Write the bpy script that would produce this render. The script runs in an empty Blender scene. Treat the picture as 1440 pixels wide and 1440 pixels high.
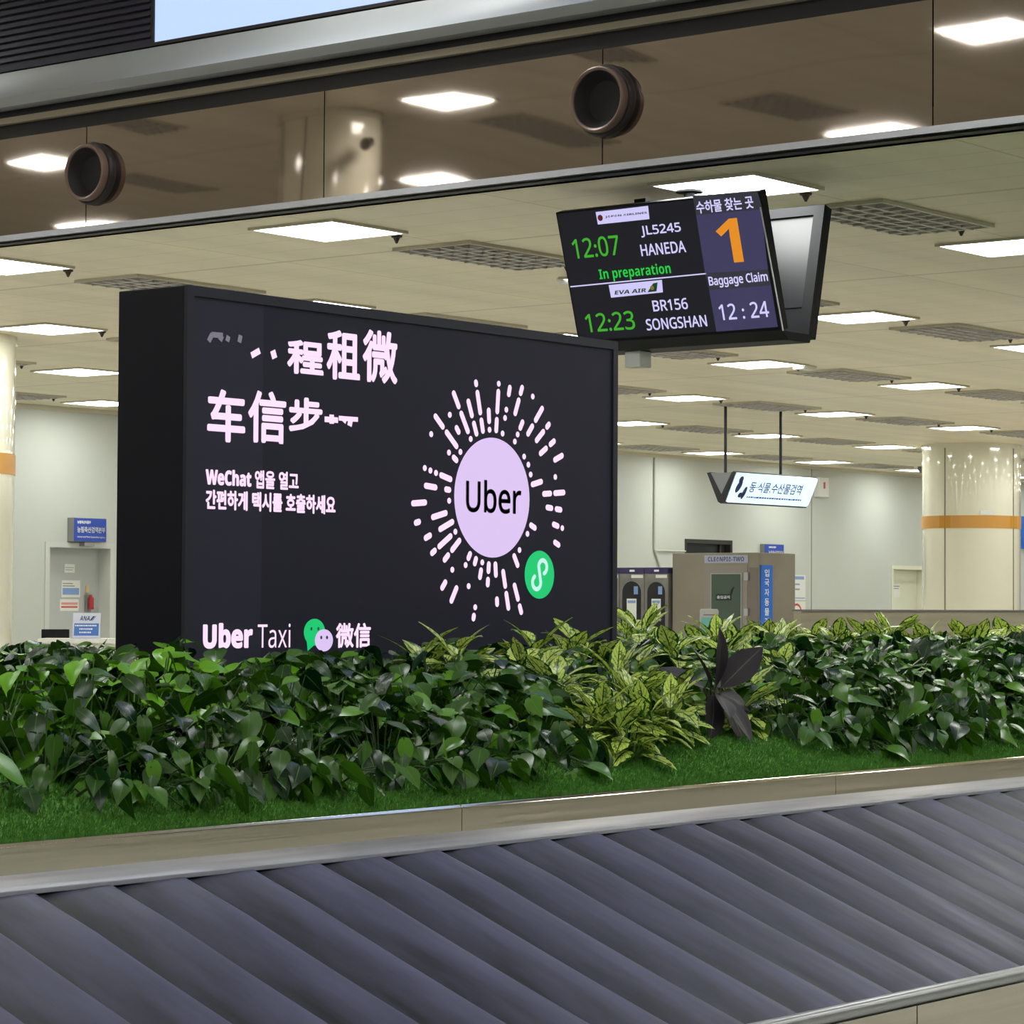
import bpy, bmesh, math, random
from mathutils import Vector, Matrix
random.seed(11)
SC = bpy.context.scene
COL = SC.collection

# ------------------------------------------------------------------ camera, world, exposure
FOC = 3847.02
YAW, PIT, ROL = (math.radians(a) for a in (38.433, 1.894, 0.3114))
EYE = Vector((0, 0, 1.5))
FW = Vector((math.cos(YAW) * math.cos(PIT), math.sin(YAW) * math.cos(PIT), math.sin(PIT)))
_r0 = Vector((math.sin(YAW), -math.cos(YAW), 0)); _u0 = _r0.cross(FW)
RT = _r0 * math.cos(ROL) + _u0 * math.sin(ROL)
UP = -_r0 * math.sin(ROL) + _u0 * math.cos(ROL)
cd = bpy.data.cameras.new('camera'); cam = bpy.data.objects.new('camera', cd); COL.objects.link(cam)
cd.sensor_fit = 'HORIZONTAL'; cd.sensor_width = 36.0; cd.lens = 36.0 * FOC / 1440.0
cd.clip_start = 0.1; cd.clip_end = 200
m3 = Matrix((RT, UP, -FW)).transposed()
cam.matrix_world = Matrix.Translation(EYE) @ m3.to_4x4()
SC.camera = cam
w = bpy.data.worlds.new('world'); SC.world = w; w.use_nodes = True
w.node_tree.nodes['Background'].inputs[0].default_value = (0.8, 0.85, 0.9, 1)
w.node_tree.nodes['Background'].inputs[1].default_value = 0.15
vs = SC.view_settings
vs.view_transform = 'Standard'; vs.look = 'None'; vs.gamma = 1.0; vs.use_curve_mapping = False
vs.exposure = 0.0
SC.display_settings.display_device = 'sRGB'
LIGHT_LOW, LIGHT_HIGH = 19.5, 31.0        # radiance of the ceiling panels, far hall / claim hall

# ------------------------------------------------------------------ helpers
def ray(px, py): return FW + RT * ((px - 720) / FOC) - UP * ((py - 720) / FOC)
def on(px, py, ax, val):                   # the point of a real plane (axis = value) seen at a pixel of the photograph
    d = ray(px, py); return EYE + d * ((val - EYE[ax]) / d[ax])
def pix(p):
    q = Vector(p) - EYE; z = q.dot(FW)
    return 720 + FOC * q.dot(RT) / z, 720 - FOC * q.dot(UP) / z, z
def lin(c):
    return tuple((v / 255 / 12.92 if v / 255 <= 0.04045 else ((v / 255 + 0.055) / 1.055) ** 2.4) for v in c)
WL = {}
def finish(o, parent, loc):
    COL.objects.link(o)
    if parent is not None:
        o.parent = parent; WL[o.name] = WL[parent.name]
    else:
        o.location = loc; WL[o.name] = Vector(loc)
def tag(o, label=None, cat=None, group=None, kind=None):
    if label: o['label'] = label
    if cat: o['category'] = cat
    if group: o['group'] = group
    if kind: o['kind'] = kind
    return o
def thing(name, loc, label, cat, group=None, kind=None):
    o = bpy.data.objects.new(name, None); o.empty_display_size = 0.1
    finish(o, None, Vector(loc)); return tag(o, label, cat, group, kind)
def copy_tree(o, loc, label=None, group=None):
    r = o.copy(); COL.objects.link(r); r.location = loc
    if label: r['label'] = label
    if group: r['group'] = group
    for ch in o.children:
        c = ch.copy(); COL.objects.link(c); c.parent = r
        for g in ch.children:
            d = g.copy(); COL.objects.link(d); d.parent = c
    return r

class MB:
    def __init__(s): s.v = []; s.f = []; s.uv = None
    def add(s, vs, fs):
        b = len(s.v); s.v += [Vector(p) for p in vs]; s.f += [tuple(b + i for i in f) for f in fs]; return s
    def box(s, x0, x1, y0, y1, z0, z1):
        x0, x1 = sorted((x0, x1)); y0, y1 = sorted((y0, y1)); z0, z1 = sorted((z0, z1))
        return s.add([(x, y, z) for z in (z0, z1) for y in (y0, y1) for x in (x0, x1)],
                     [(0, 2, 3, 1), (4, 5, 7, 6), (0, 1, 5, 4), (2, 6, 7, 3), (0, 4, 6, 2), (1, 3, 7, 5)])
    def poly(s, pts): return s.add(pts, [tuple(range(len(pts)))])
    def slab(s, pts, off):                 # a flat outline given thickness along off
        n = len(pts); off = Vector(off); a = [Vector(p) for p in pts]
        return s.add(a + [p + off for p in a], [tuple(range(n))[::-1], tuple(range(n, 2 * n))] + [(i, (i + 1) % n, n + (i + 1) % n, n + i) for i in range(n)])
    def cyl(s, p0, p1, r0, r1=None, n=20, cap=True):
        r1 = r0 if r1 is None else r1
        p0 = Vector(p0); p1 = Vector(p1); a = (p1 - p0).normalized()
        t = Vector((0, 0, 1)) if abs(a.z) < 0.9 else Vector((1, 0, 0)); e = a.cross(t).normalized(); g = a.cross(e)
        ring = [e * math.cos(2 * math.pi * i / n) + g * math.sin(2 * math.pi * i / n) for i in range(n)]
        f = [(i, (i + 1) % n, n + (i + 1) % n, n + i) for i in range(n)]
        if cap: f += [tuple(range(n))[::-1], tuple(range(n, 2 * n))]
        return s.add([p0 + q * r0 for q in ring] + [p1 + q * r1 for q in ring], f)
    def lathe(s, c, axis, prof, n=40):     # prof: (distance along axis, radius)
        c = Vector(c); a = Vector(axis).normalized()
        t = Vector((0, 0, 1)) if abs(a.z) < 0.9 else Vector((1, 0, 0)); e = a.cross(t).normalized(); g = a.cross(e)
        vs = [c + a * h + (e * math.cos(2 * math.pi * i / n) + g * math.sin(2 * math.pi * i / n)) * r for h, r in prof for i in range(n)]
        return s.add(vs, [(k * n + i, k * n + (i + 1) % n, (k + 1) * n + (i + 1) % n, (k + 1) * n + i) for k in range(len(prof) - 1) for i in range(n)])
    def build(s, name, mat, parent=None, smooth=False, bevel=0.0, fix=True):
        me = bpy.data.meshes.new(name)
        if parent is not None: L = WL[parent.name]
        else:
            lo = [min(p[i] for p in s.v) for i in range(3)]; hi = [max(p[i] for p in s.v) for i in range(3)]
            L = Vector(((lo[0] + hi[0]) / 2, (lo[1] + hi[1]) / 2, lo[2]))
        me.from_pydata([tuple(p - L) for p in s.v], [], s.f)
        if fix:
            bm = bmesh.new(); bm.from_mesh(me); bmesh.ops.recalc_face_normals(bm, faces=bm.faces); bm.to_mesh(me); bm.free()
        me.materials.append(mat)
        o = bpy.data.objects.new(name, me); finish(o, parent, L)
        if smooth:
            me.shade_smooth()
            try: me.set_sharp_from_angle(angle=math.radians(40))
            except Exception: pass
        if bevel:
            b = o.modifiers.new('bevel', 'BEVEL'); b.width = bevel; b.segments = 2; b.limit_method = 'ANGLE'
        return o

MATS = {}
def mat(name, col, rough=0.5, metal=0.0, emit=0.0, spec=0.5, ecol=None):
    if name in MATS: return MATS[name]
    m = bpy.data.materials.new(name); m.use_nodes = True; b = m.node_tree.nodes['Principled BSDF']
    c = lin(col) + (1,)
    b.inputs['Base Color'].default_value = c; b.inputs['Roughness'].default_value = rough
    b.inputs['Metallic'].default_value = metal; b.inputs['Specular IOR Level'].default_value = spec
    if emit:
        b.inputs['Emission Color'].default_value = (lin(ecol) + (1,)) if ecol else c
        b.inputs['Emission Strength'].default_value = emit
    MATS[name] = m; return m
def N(m, t, **kw):
    n = m.node_tree.nodes.new(t)
    for k, v in kw.items(): setattr(n, k, v)
    return n
def LK(m, a, b): m.node_tree.links.new(a, b)
def noisy(name, c1, c2, scale=(1, 1, 1), rough=0.5, metal=0.0, bump=0.0, detail=4.0, rough2=None, lo=0.35, hi=0.65, nscale=1.0):
    m = mat(name, c1, rough, metal); b = m.node_tree.nodes['Principled BSDF']
    tc = N(m, 'ShaderNodeTexCoord'); mp = N(m, 'ShaderNodeMapping'); mp.inputs['Scale'].default_value = scale
    no = N(m, 'ShaderNodeTexNoise'); no.inputs['Scale'].default_value = nscale; no.inputs['Detail'].default_value = detail
    rp = N(m, 'ShaderNodeValToRGB')
    rp.color_ramp.elements[0].position = lo; rp.color_ramp.elements[1].position = hi
    rp.color_ramp.elements[0].color = lin(c1) + (1,); rp.color_ramp.elements[1].color = lin(c2) + (1,)
    LK(m, tc.outputs['Object'], mp.inputs['Vector']); LK(m, mp.outputs['Vector'], no.inputs['Vector'])
    LK(m, no.outputs['Fac'], rp.inputs['Fac']); LK(m, rp.outputs['Color'], b.inputs['Base Color'])
    if rough2 is not None:
        mr = N(m, 'ShaderNodeMapRange'); mr.inputs['To Min'].default_value = rough; mr.inputs['To Max'].default_value = rough2
        mr.inputs['From Min'].default_value = 0.3; mr.inputs['From Max'].default_value = 0.7
        LK(m, no.outputs['Fac'], mr.inputs['Value']); LK(m, mr.outputs['Result'], b.inputs['Roughness'])
    if bump:
        bp = N(m, 'ShaderNodeBump'); bp.inputs['Strength'].default_value = bump; bp.inputs['Distance'].default_value = 0.01
        LK(m, no.outputs['Fac'], bp.inputs['Height']); LK(m, bp.outputs['Normal'], b.inputs['Normal'])
    return m
def grid_lines(m, vec, axis, pitch, width, offset=0.0):   # 1 on thin seams across an axis, 0 elsewhere
    sp = N(m, 'ShaderNodeSeparateXYZ'); LK(m, vec, sp.inputs[0])
    a = N(m, 'ShaderNodeMath', operation='ADD'); a.inputs[1].default_value = 1000 * pitch - offset; LK(m, sp.outputs[axis], a.inputs[0])
    d = N(m, 'ShaderNodeMath', operation='MODULO'); d.inputs[1].default_value = pitch; LK(m, a.outputs[0], d.inputs[0])
    c = N(m, 'ShaderNodeMath', operation='LESS_THAN'); c.inputs[1].default_value = width; LK(m, d.outputs[0], c.inputs[0])
    return c.outputs[0]

# ------------------------------------------------------------------ materials
def ceiling_material(name, base, dark):
    m = noisy(name, base, tuple(int(v * 0.94) for v in base), scale=(0.25, 3.0, 1), rough=0.45, lo=0.3, hi=0.7)
    b = m.node_tree.nodes['Principled BSDF']; src = b.inputs['Base Color'].links[0].from_socket
    ge = N(m, 'ShaderNodeNewGeometry'); v = ge.outputs['Position']
    s1 = grid_lines(m, v, 0, 0.3606, 0.007, 0.12); s2 = grid_lines(m, v, 1, 1.3875, 0.012, 0.55); s3 = grid_lines(m, v, 0, 2.885, 0.03, 0.85)
    mx = N(m, 'ShaderNodeMath', operation='MAXIMUM'); LK(m, s1, mx.inputs[0]); LK(m, s2, mx.inputs[1])
    mz = N(m, 'ShaderNodeMath', operation='MAXIMUM'); LK(m, mx.outputs[0], mz.inputs[0]); LK(m, s3, mz.inputs[1])
    mu = N(m, 'ShaderNodeMath', operation='MULTIPLY'); mu.inputs[1].default_value = 0.45; LK(m, mz.outputs[0], mu.inputs[0])
    mi = N(m, 'ShaderNodeMix', data_type='RGBA'); LK(m, mu.outputs[0], mi.inputs[0]); LK(m, src, mi.inputs[6]); mi.inputs[7].default_value = lin(dark) + (1,)
    LK(m, mi.outputs[2], b.inputs['Base Color']); return m
M_CEIL = ceiling_material('ceiling_cream', (238, 226, 196), (150, 120, 80))
M_CEILH = ceiling_material('ceiling_high', (232, 222, 204), (150, 120, 80))
M_WALL = noisy('wall_paint', (198, 202, 195), (194, 198, 190), rough=0.55, nscale=0.6)
def floor_material():
    m = noisy('floor_granite', (200, 199, 192), (186, 184, 177), scale=(30, 30, 30), rough=0.22)
    b = m.node_tree.nodes['Principled BSDF']; src = b.inputs['Base Color'].links[0].from_socket
    ge = N(m, 'ShaderNodeNewGeometry'); v = ge.outputs['Position']
    s1 = grid_lines(m, v, 0, 0.9, 0.006); s2 = grid_lines(m, v, 1, 0.9, 0.006)
    mx = N(m, 'ShaderNodeMath', operation='MAXIMUM'); LK(m, s1, mx.inputs[0]); LK(m, s2, mx.inputs[1])
    mi = N(m, 'ShaderNodeMix', data_type='RGBA'); LK(m, mx.outputs[0], mi.inputs[0]); LK(m, src, mi.inputs[6]); mi.inputs[7].default_value = lin((120, 112, 100)) + (1,)
    LK(m, mi.outputs[2], b.inputs['Base Color']); return m
M_FLOOR = floor_material()
M_LIGHT = mat('lamp_diffuser', (255, 255, 255), 0.5, emit=LIGHT_LOW, ecol=(250, 253, 248))
M_LIGHTH = mat('lamp_diffuser_high', (255, 255, 255), 0.5, emit=LIGHT_HIGH, ecol=(248, 252, 250))
M_LFRAME = mat('lamp_frame', (205, 198, 180), 0.4)
M_VENT = mat('vent_metal', (196, 190, 184), 0.5)
M_VBACK = mat('vent_dark', (128, 122, 122), 0.8)
M_DARK = mat('dark_void', (26, 22, 22), 0.6)
M_SPRK = mat('sprinkler_metal', (70, 64, 56), 0.4, 0.6)
def mirror_material():
    m = mat('bronze_mirror', (184, 171, 162), 0.03, 1.0); b = m.node_tree.nodes['Principled BSDF']
    tc = N(m, 'ShaderNodeTexCoord'); no = N(m, 'ShaderNodeTexNoise'); no.inputs['Scale'].default_value = 0.9; no.inputs['Detail'].default_value = 0
    bp = N(m, 'ShaderNodeBump'); bp.inputs['Strength'].default_value = 0.3; bp.inputs['Distance'].default_value = 0.02
    LK(m, tc.outputs['Object'], no.inputs['Vector']); LK(m, no.outputs['Fac'], bp.inputs['Height']); LK(m, bp.outputs['Normal'], b.inputs['Normal']); return m
M_MIRROR = mirror_material()
M_STRIP = mat('aluminium_strip', (190, 190, 195), 0.3, 0.9)
M_BAND = mat('grey_moulding', (158, 160, 160), 0.42, 0.0)
M_BEIGE = mat('beige_strip', (150, 138, 118), 0.5)
M_LOUV = mat('louvre_black', (50, 47, 60), 0.6, spec=0.25)
M_SCREENL = mat('led_bright', (20, 22, 30), 0.3, emit=1.12, ecol=(186, 210, 255))
M_NOZ = mat('nozzle_copper', (128, 106, 94), 0.4, 0.3)
M_NOZD = mat('nozzle_dark', (44, 38, 38), 0.5)
M_NOZI = mat('nozzle_inside', (36, 31, 32), 0.7)
M_STEEL = noisy('brushed_steel', (240, 233, 220), (224, 218, 206), scale=(0.8, 6, 30), rough=0.06, metal=1.0, rough2=0.14, bump=0.05)
M_LEDGE = noisy('satin_steel', (172, 174, 186), (156, 158, 172), scale=(1.5, 20, 20), rough=0.30, metal=0.6, rough2=0.44)
M_STEELB = noisy('bright_steel', (206, 206, 208), (188, 188, 192), scale=(1.5, 20, 20), rough=0.14, metal=1.0, rough2=0.28)
def belt_material():
    m = noisy('belt_rubber', (26, 26, 34), (46, 46, 62), scale=(22, 2.0, 2.0), rough=0.36, rough2=0.5, bump=0.08, detail=8, lo=0.3, hi=0.72)
    b = m.node_tree.nodes['Principled BSDF']; b.inputs['Specular IOR Level'].default_value = 0.28
    src = b.inputs['Base Color'].links[0].from_socket
    at = N(m, 'ShaderNodeAttribute', attribute_name='plate_shading'); tc = N(m, 'ShaderNodeTexCoord'); mp = N(m, 'ShaderNodeMapping'); mp.inputs['Scale'].default_value = (9, 2.2, 2.2)  # plate shading painted as a dark-to-light ramp, broken up by worn streaks
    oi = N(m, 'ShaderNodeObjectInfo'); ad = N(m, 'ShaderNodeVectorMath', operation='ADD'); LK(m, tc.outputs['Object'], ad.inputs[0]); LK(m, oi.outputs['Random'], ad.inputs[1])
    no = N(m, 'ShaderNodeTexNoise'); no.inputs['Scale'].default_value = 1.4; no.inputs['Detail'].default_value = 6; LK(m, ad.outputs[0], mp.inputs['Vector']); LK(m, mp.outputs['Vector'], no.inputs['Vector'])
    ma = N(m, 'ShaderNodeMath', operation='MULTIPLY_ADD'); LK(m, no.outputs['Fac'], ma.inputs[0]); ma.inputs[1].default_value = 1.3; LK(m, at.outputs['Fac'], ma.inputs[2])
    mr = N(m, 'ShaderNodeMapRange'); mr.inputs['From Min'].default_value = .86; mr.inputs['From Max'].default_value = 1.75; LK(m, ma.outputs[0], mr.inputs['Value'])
    mi = N(m, 'ShaderNodeMix', data_type='RGBA'); LK(m, mr.outputs['Result'], mi.inputs[0]); LK(m, src, mi.inputs[6]); mi.inputs[7].default_value = lin((82, 82, 112)) + (1,)  # lighter tone, with the blue of the video wall's reflection mixed in
    LK(m, mi.outputs[2], b.inputs['Base Color']); return m
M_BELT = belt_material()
M_BLACK = mat('board_side', (28, 27, 36), 0.5, spec=0.2)
M_BFRAME = mat('board_frame', (54, 54, 66), 0.5, spec=0.25)
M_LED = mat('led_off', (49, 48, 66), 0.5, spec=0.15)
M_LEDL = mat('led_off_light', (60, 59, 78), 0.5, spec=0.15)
M_PINK = mat('led_pink_white', (30, 30, 34), 0.5, emit=1.0, ecol=(255, 226, 252))
M_LAV = mat('led_lavender', (30, 30, 34), 0.5, emit=0.95, ecol=(226, 200, 248))
M_GRN = mat('led_green', (10, 30, 20), 0.5, emit=0.85, ecol=(10, 214, 122))
M_MINT = mat('led_mint', (30, 30, 34), 0.5, emit=0.95, ecol=(200, 250, 240))
M_LGREY = mat('led_grey', (30, 30, 34), 0.5, emit=0.6, ecol=(150, 146, 160))
M_INK = mat('led_ink', (28, 24, 38), 0.5)
M_MON = mat('monitor_case', (22, 22, 27), 0.6, spec=0.25)
M_MSCR = mat('monitor_screen', (14, 14, 20), 0.4, spec=0.2, emit=0.5, ecol=(38, 38, 46))
M_NAVY = mat('monitor_navy', (14, 14, 18), 0.2, emit=1.0, ecol=(54, 52, 88))
M_NAVYD = mat('monitor_header', (14, 14, 18), 0.2, emit=1.0, ecol=(44, 43, 56))
M_MWHT = mat('monitor_white', (20, 20, 24), 0.4, emit=1.0, ecol=(208, 204, 248))
M_MGRN = mat('monitor_green', (20, 20, 24), 0.4, emit=1.0, ecol=(60, 170, 40))
M_MGRN2 = mat('monitor_lime', (20, 20, 24), 0.4, emit=1.0, ecol=(24, 200, 62))
M_MORG = mat('monitor_orange', (20, 20, 24), 0.4, emit=1.0, ecol=(226, 140, 26))
M_MLOGO = mat('monitor_lavender', (20, 20, 24), 0.4, emit=1.0, ecol=(206, 200, 246))
M_RED = mat('red', (190, 50, 50), 0.5)
M_GREEN = mat('green', (20, 110, 66), 0.5)
M_REAR = mat('rear_screen', (26, 28, 32), 0.34, spec=0.55)
M_SIGN = mat('sign_lit', (230, 240, 250), 0.4, emit=0.85, ecol=(198, 228, 255))
M_SIGNK = mat('sign_black', (28, 28, 34), 0.4)
M_SIGNG = mat('sign_grey', (120, 124, 126), 0.3)
M_SBLUE = mat('sign_ink', (60, 92, 170), 0.5)
M_SNAVY = mat('sign_navy', (38, 48, 110), 0.5)
M_BLUE = mat('blue_board', (40, 74, 176), 0.4)
M_BLUE2 = mat('blue_bright', (28, 104, 204), 0.4)
M_WHITE = mat('white_print', (238, 240, 244), 0.5)
M_PAPER = mat('paper', (230, 230, 226), 0.6)
M_GREYM = mat('grey_metal', (150, 148, 146), 0.4, 0.3)
M_DOOR = mat('door_grey', (184, 188, 186), 0.5)
M_DOORF = mat('door_frame_grey', (204, 206, 200), 0.5)
M_DOORC = mat('door_cream', (222, 222, 202), 0.5)
M_PILLAR = noisy('pillar_cream', (232, 228, 208), (228, 223, 202), rough=0.10, nscale=0.5)
M_PILLAR.node_tree.nodes['Principled BSDF'].inputs['Coat Weight'].default_value = 1.0
M_SEAM = mat('seam', (120, 112, 96), 0.6)
M_ORANGE = mat('orange_band', (206, 150, 74), 0.35)
M_ORANGE2 = mat('orange_band_dark', (196, 136, 20), 0.35)
M_COUNTER = mat('counter_white', (240, 238, 230), 0.35)
M_TAUPE = noisy('booth_taupe', (150, 142, 128), (142, 134, 121), rough=0.28, metal=0.35, nscale=1.5)
M_GLASSG = mat('booth_glass', (72, 88, 78), 0.12)
M_STAIN = noisy('washer_steel', (150, 146, 142), (128, 122, 120), rough=0.3, metal=0.5, nscale=3)
M_PURP = mat('washer_band', (52, 42, 92), 0.45)
M_WIND = mat('dark_window', (58, 64, 66), 0.15)
M_WOOD = noisy('partition_wood', (168, 162, 140), (156, 150, 128), scale=(0.7, 6, 22), rough=0.5, nscale=1.0)
M_TEAL = mat('teal', (150, 226, 222), 0.5)
M_ORNG_CAP = mat('partition_cap', (120, 112, 116), 0.4)

# ------------------------------------------------------------------ the setting
ZC, ZU = 3.61, 5.60            # far hall ceiling, claim hall ceiling
XB = 10.702                    # the mirrored fascia
YW = 22.40                     # back wall
def struct(name, mb, m, parent=None, **k):
    o = mb.build(name, m, parent, **k); o['kind'] = 'structure' if parent is None else ''
    if parent is not None: del o['kind']
    return o
struct('floor', MB().box(-12, 52, -10, 42, -0.2, 0), M_FLOOR)
struct('ceiling', MB().box(XB + 0.02, 52, -10, YW, ZC, ZC + 0.12), M_CEIL)
struct('ceiling_upper', MB().box(-12, XB, -10, 42, ZU, ZU + 0.12), M_CEILH)
struct('wall_rear', MB().box(-12.2, -12, -10, 42, 0, ZU), M_WALL)
struct('wall_right', MB().box(-12, 52, -10.2, -10, 0, ZU), M_WALL)
struct('wall_left', MB().box(-12, XB, 42, 42.2, 0, ZU), M_WALL)
struct('wall_end', MB().box(52, 52.2, -10, YW, 0, ZC), M_WALL)
struct('wall_side', MB().box(XB, XB + 0.2, YW, 42, 0, ZU), M_WALL)
# back wall with the openings of its two doors and one window
D1 = (20.134, 21.05, 2.085); D2 = (38.02, 39.05, 2.075); WN = (32.21, 33.43, 1.62, 2.425)
wb = MB()
def wall_piece(x0, x1, z0, z1): wb.box(x0, x1, YW, YW + 0.2, z0, z1)
wall_piece(XB + 0.2, D1[0], 0, ZC); wall_piece(D1[0], D1[1], D1[2], ZC); wall_piece(D1[1], WN[0], 0, ZC)
wall_piece(WN[0], WN[1], 0, WN[2]); wall_piece(WN[0], WN[1], WN[3], ZC); wall_piece(WN[1], D2[0], 0, ZC)
wall_piece(D2[0], D2[1], D2[2], ZC); wall_piece(D2[1], 52, 0, ZC)
WBK = struct('wall_back', wb, M_WALL)
sm = MB()
for x in (35.594, 27.2, 23.0, 43.9): sm.box(x - 0.007, x + 0.007, YW - 0.004, YW + 0.001, 0.0, ZC - 0.001)
s_ = sm.build('panel_seam', M_SEAM, WBK)
tr = MB().box(XB + 0.2, 52, YW - 0.03, YW, ZC - 0.05, ZC - 0.001); struct('trim_1', tr, M_LFRAME)
# bulkhead
bk = MB().box(XB + 0.02, XB + 0.20, -10, 42, ZC, ZU)
struct('wall_bulkhead', bk, M_DARK)
PAN = thing('wall_mirror', (XB, 8, ZC), None, None, kind='structure')
ys = [-6.78 + 1.84 * k for k in range(20)]
for k in range(len(ys) - 1):
    a, b = ys[k] + 0.0035, ys[k + 1] - 0.0035
    MB().box(XB, XB + 0.015, a, b, ZC + 0.032, 4.212).build('mirror_panel', M_MIRROR, PAN)
struct('trim_2', MB().box(XB - 0.012, XB + 0.02, -10, 30, ZC - 0.002, ZC + 0.03), M_STRIP)
struct('trim_3', MB().box(XB - 0.02, XB + 0.02, -10, 30, 4.297, 4.333), M_BEIGE)
band = MB(); pf = [(0.0, 4.382), (-0.070, 4.384), (-0.100, 4.424), (-0.102, 4.430), (-0.092, 4.438), (-0.068, 4.462), (-0.048, 4.492), (-0.032, 4.524), (-0.018, 4.560), (-0.008, 4.588), (0.0, 4.605), (0.02, 4.605), (0.02, 4.382)]
band.slab([(XB + a, -10, z) for a, z in pf], (0, 40, 0)); struct('trim_4', band, M_BAND, smooth=True)
struct('trim_5', MB().box(XB + 0.022, XB + 0.085, -10, YW, ZC - 0.012, ZC - 0.001), M_DARK)

# bright LED wall and black louvre above the moulding
vw = thing('video_wall', (XB, 7.0, 4.63), 'glowing pale blue LED video wall above the grey moulding', 'screen')
MB().box(XB + 0.004, XB + 0.02, 2.5, 11.075, 4.632, 5.57).build('screen', M_SCREENL, vw)
fr = MB(); fr.box(XB - 0.006, XB + 0.02, 2.5, 11.10, 4.612, 4.632); fr.box(XB - 0.006, XB + 0.02, 11.076, 11.10, 4.632, 5.57)
fr.build('screen_frame', M_DARK, vw)
lv = thing('wall_louver', (XB, 14.0, 4.61), 'black horizontal louvre grille beside the glowing video wall, above the moulding', 'louvre')
MB().box(XB + 0.008, XB + 0.02, 11.10, 20, 4.612, 5.59).build('backing', M_DARK, lv)
sl = MB()
sl.box(XB - 0.006, XB + 0.008, 11.10, 20, 4.612, 4.652)
for k in range(23):
    z = 4.662 + 0.0402 * k
    sl.slab([(XB + 0.007, 11.10, z), (XB - 0.012, 11.10, z + 0.004), (XB - 0.004, 11.10, z + 0.030), (XB + 0.007, 11.10, z + 0.030)], (0, 8.9, 0))
sl.build('slats', M_LOUV, lv)

# ------------------------------------------------------------------ ceiling lights, grilles, sprinklers
def make_light(name, loc, s, mdif, label, group):
    t = thing(name, loc, label, 'ceiling light', group); x, y, z = loc; h = s / 2; f = 0.022
    fr = MB()
    for a, b, c, d in ((x - h - f, x + h + f, y - h - f, y - h), (x - h - f, x + h + f, y + h, y + h + f), (x - h - f, x - h, y - h, y + h), (x + h, x + h + f, y - h, y + h)):
        fr.box(a, b, c, d, z - 0.016, z - 0.0005)
    fr.build('frame', M_LFRAME, t)
    MB().box(x - h, x + h, y - h, y + h, z - 0.010, z - 0.001).build('diffuser', mdif, t)
    return t
LOWG = 'square light panels of the far hall ceiling'
LOWL = 'square lit white light panel set in the cream ceiling of the far hall'
SPECIAL = {(0, 0): 'square lit light panel directly behind the pole of the flight display', (0, 1): 'large square lit light panel above the black advertising board, under the mirrored fascia',
           (0, 2): 'square lit light panel cut by the left photo edge, just under the mirrored fascia', (1, 0): 'square lit light panel right of the flight display, at the right photo edge'}
X0, Y0, PX, PY = 11.46, 7.66, 2.885, 2.775
def seen(p, mg=60):
    x, y, z = pix(p); return z > 0.5 and -mg < x < 1440 + mg and -mg < y < 1440 + mg
L0 = None; V0 = None; S0 = None
vents = []
for i in range(0, 13):
    for j in range(-3, 6):
        p = Vector((X0 + PX * i, Y0 + PY * j, ZC))
        lab = SPECIAL.get((i, j), LOWL); gr = None if (i, j) in SPECIAL else LOWG
        if abs(p.x - 32.1) < 0.9 and abs(p.y - 17.7) < 0.9: continue
        if L0 is None: L0 = make_light('ceiling_light', p, 0.60, M_LIGHT, lab, LOWG)
        else: 
            c = copy_tree(L0, p, lab)
            if gr: c['group'] = gr
            elif 'group' in c: del c['group']
        v = p + Vector((1.43, -0.06, 0)); vents.append((v, i, j))
def make_vent(loc, label, group, sx=1.16, sy=0.56, name='ceiling_vent'):
    t = thing(name, loc, label, 'ceiling vent', group); x, y, z = loc; hx, hy = sx / 2, sy / 2
    MB().box(x - hx, x + hx, y - hy, y + hy, z - 0.004, z - 0.001).build('backing', M_VBACK, t)
    fr = MB()
    for a, b, c, d in ((x - hx - .02, x + hx + .02, y - hy - .02, y - hy), (x - hx - .02, x + hx + .02, y + hy, y + hy + .02), (x - hx - .02, x - hx, y - hy, y + hy), (x + hx, x + hx + .02, y - hy, y + hy)):
        fr.box(a, b, c, d, z - 0.02, z - 0.0005)
    fr.build('frame', M_LFRAME, t)
    g = MB()
    for k in range(1, 9): xx = x - hx + sx * k / 9; g.box(xx - .012, xx + .012, y - hy, y + hy, z - 0.026, z - 0.004)
    for k in range(1, 5): yy = y - hy + sy * k / 5; g.box(x - hx, x + hx, yy - .012, yy + .012, z - 0.0255, z - 0.004)
    g.build('grille', M_VENT, t); return t
VG = 'egg crate air grilles of the far hall ceiling'; VL = 'grey egg crate air grille set in the cream ceiling between light panels'
VS = {(0, 0): 'grey egg crate air grille above and right of the flight display', (0, 1): 'grey egg crate air grille left of the flight display, above the advertising board',
      (0, 2): 'grey egg crate air grille at the top left corner of the advertising board'}
for v, i, j in vents:
    if not seen(v, 120): continue
    lab = VS.get((i, j), VL)
    if V0 is None: V0 = make_vent(v, lab, VG); c = V0
    else: c = copy_tree(V0, v, lab)
    if (i, j) not in VS: c['group'] = VG
    elif 'group' in c: del c['group']
def make_sprinkler(p):
    t = thing('sprinkler', p, 'small dark sprinkler head hanging from the cream far hall ceiling', 'sprinkler', 'sprinkler heads of the far hall ceiling')
    MB().cyl(p, p - Vector((0, 0, 0.012)), 0.034, 0.030, 16).build('cover_plate', M_SPRK, t)
    MB().cyl(p - Vector((0, 0, 0.012)), p - Vector((0, 0, 0.045)), 0.022, 0.006, 12).build('head', M_SPRK, t); return t
for v, i, j in vents:
    for dx in (-1.0, 0.62):
        p = v + Vector((dx, -0.08, 0)); x, y, z = pix(p)
        if not (-10 < x < 1450 and z < 34): continue
        if S0 is None: S0 = make_sprinkler(p)
        else: copy_tree(S0, p)
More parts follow.
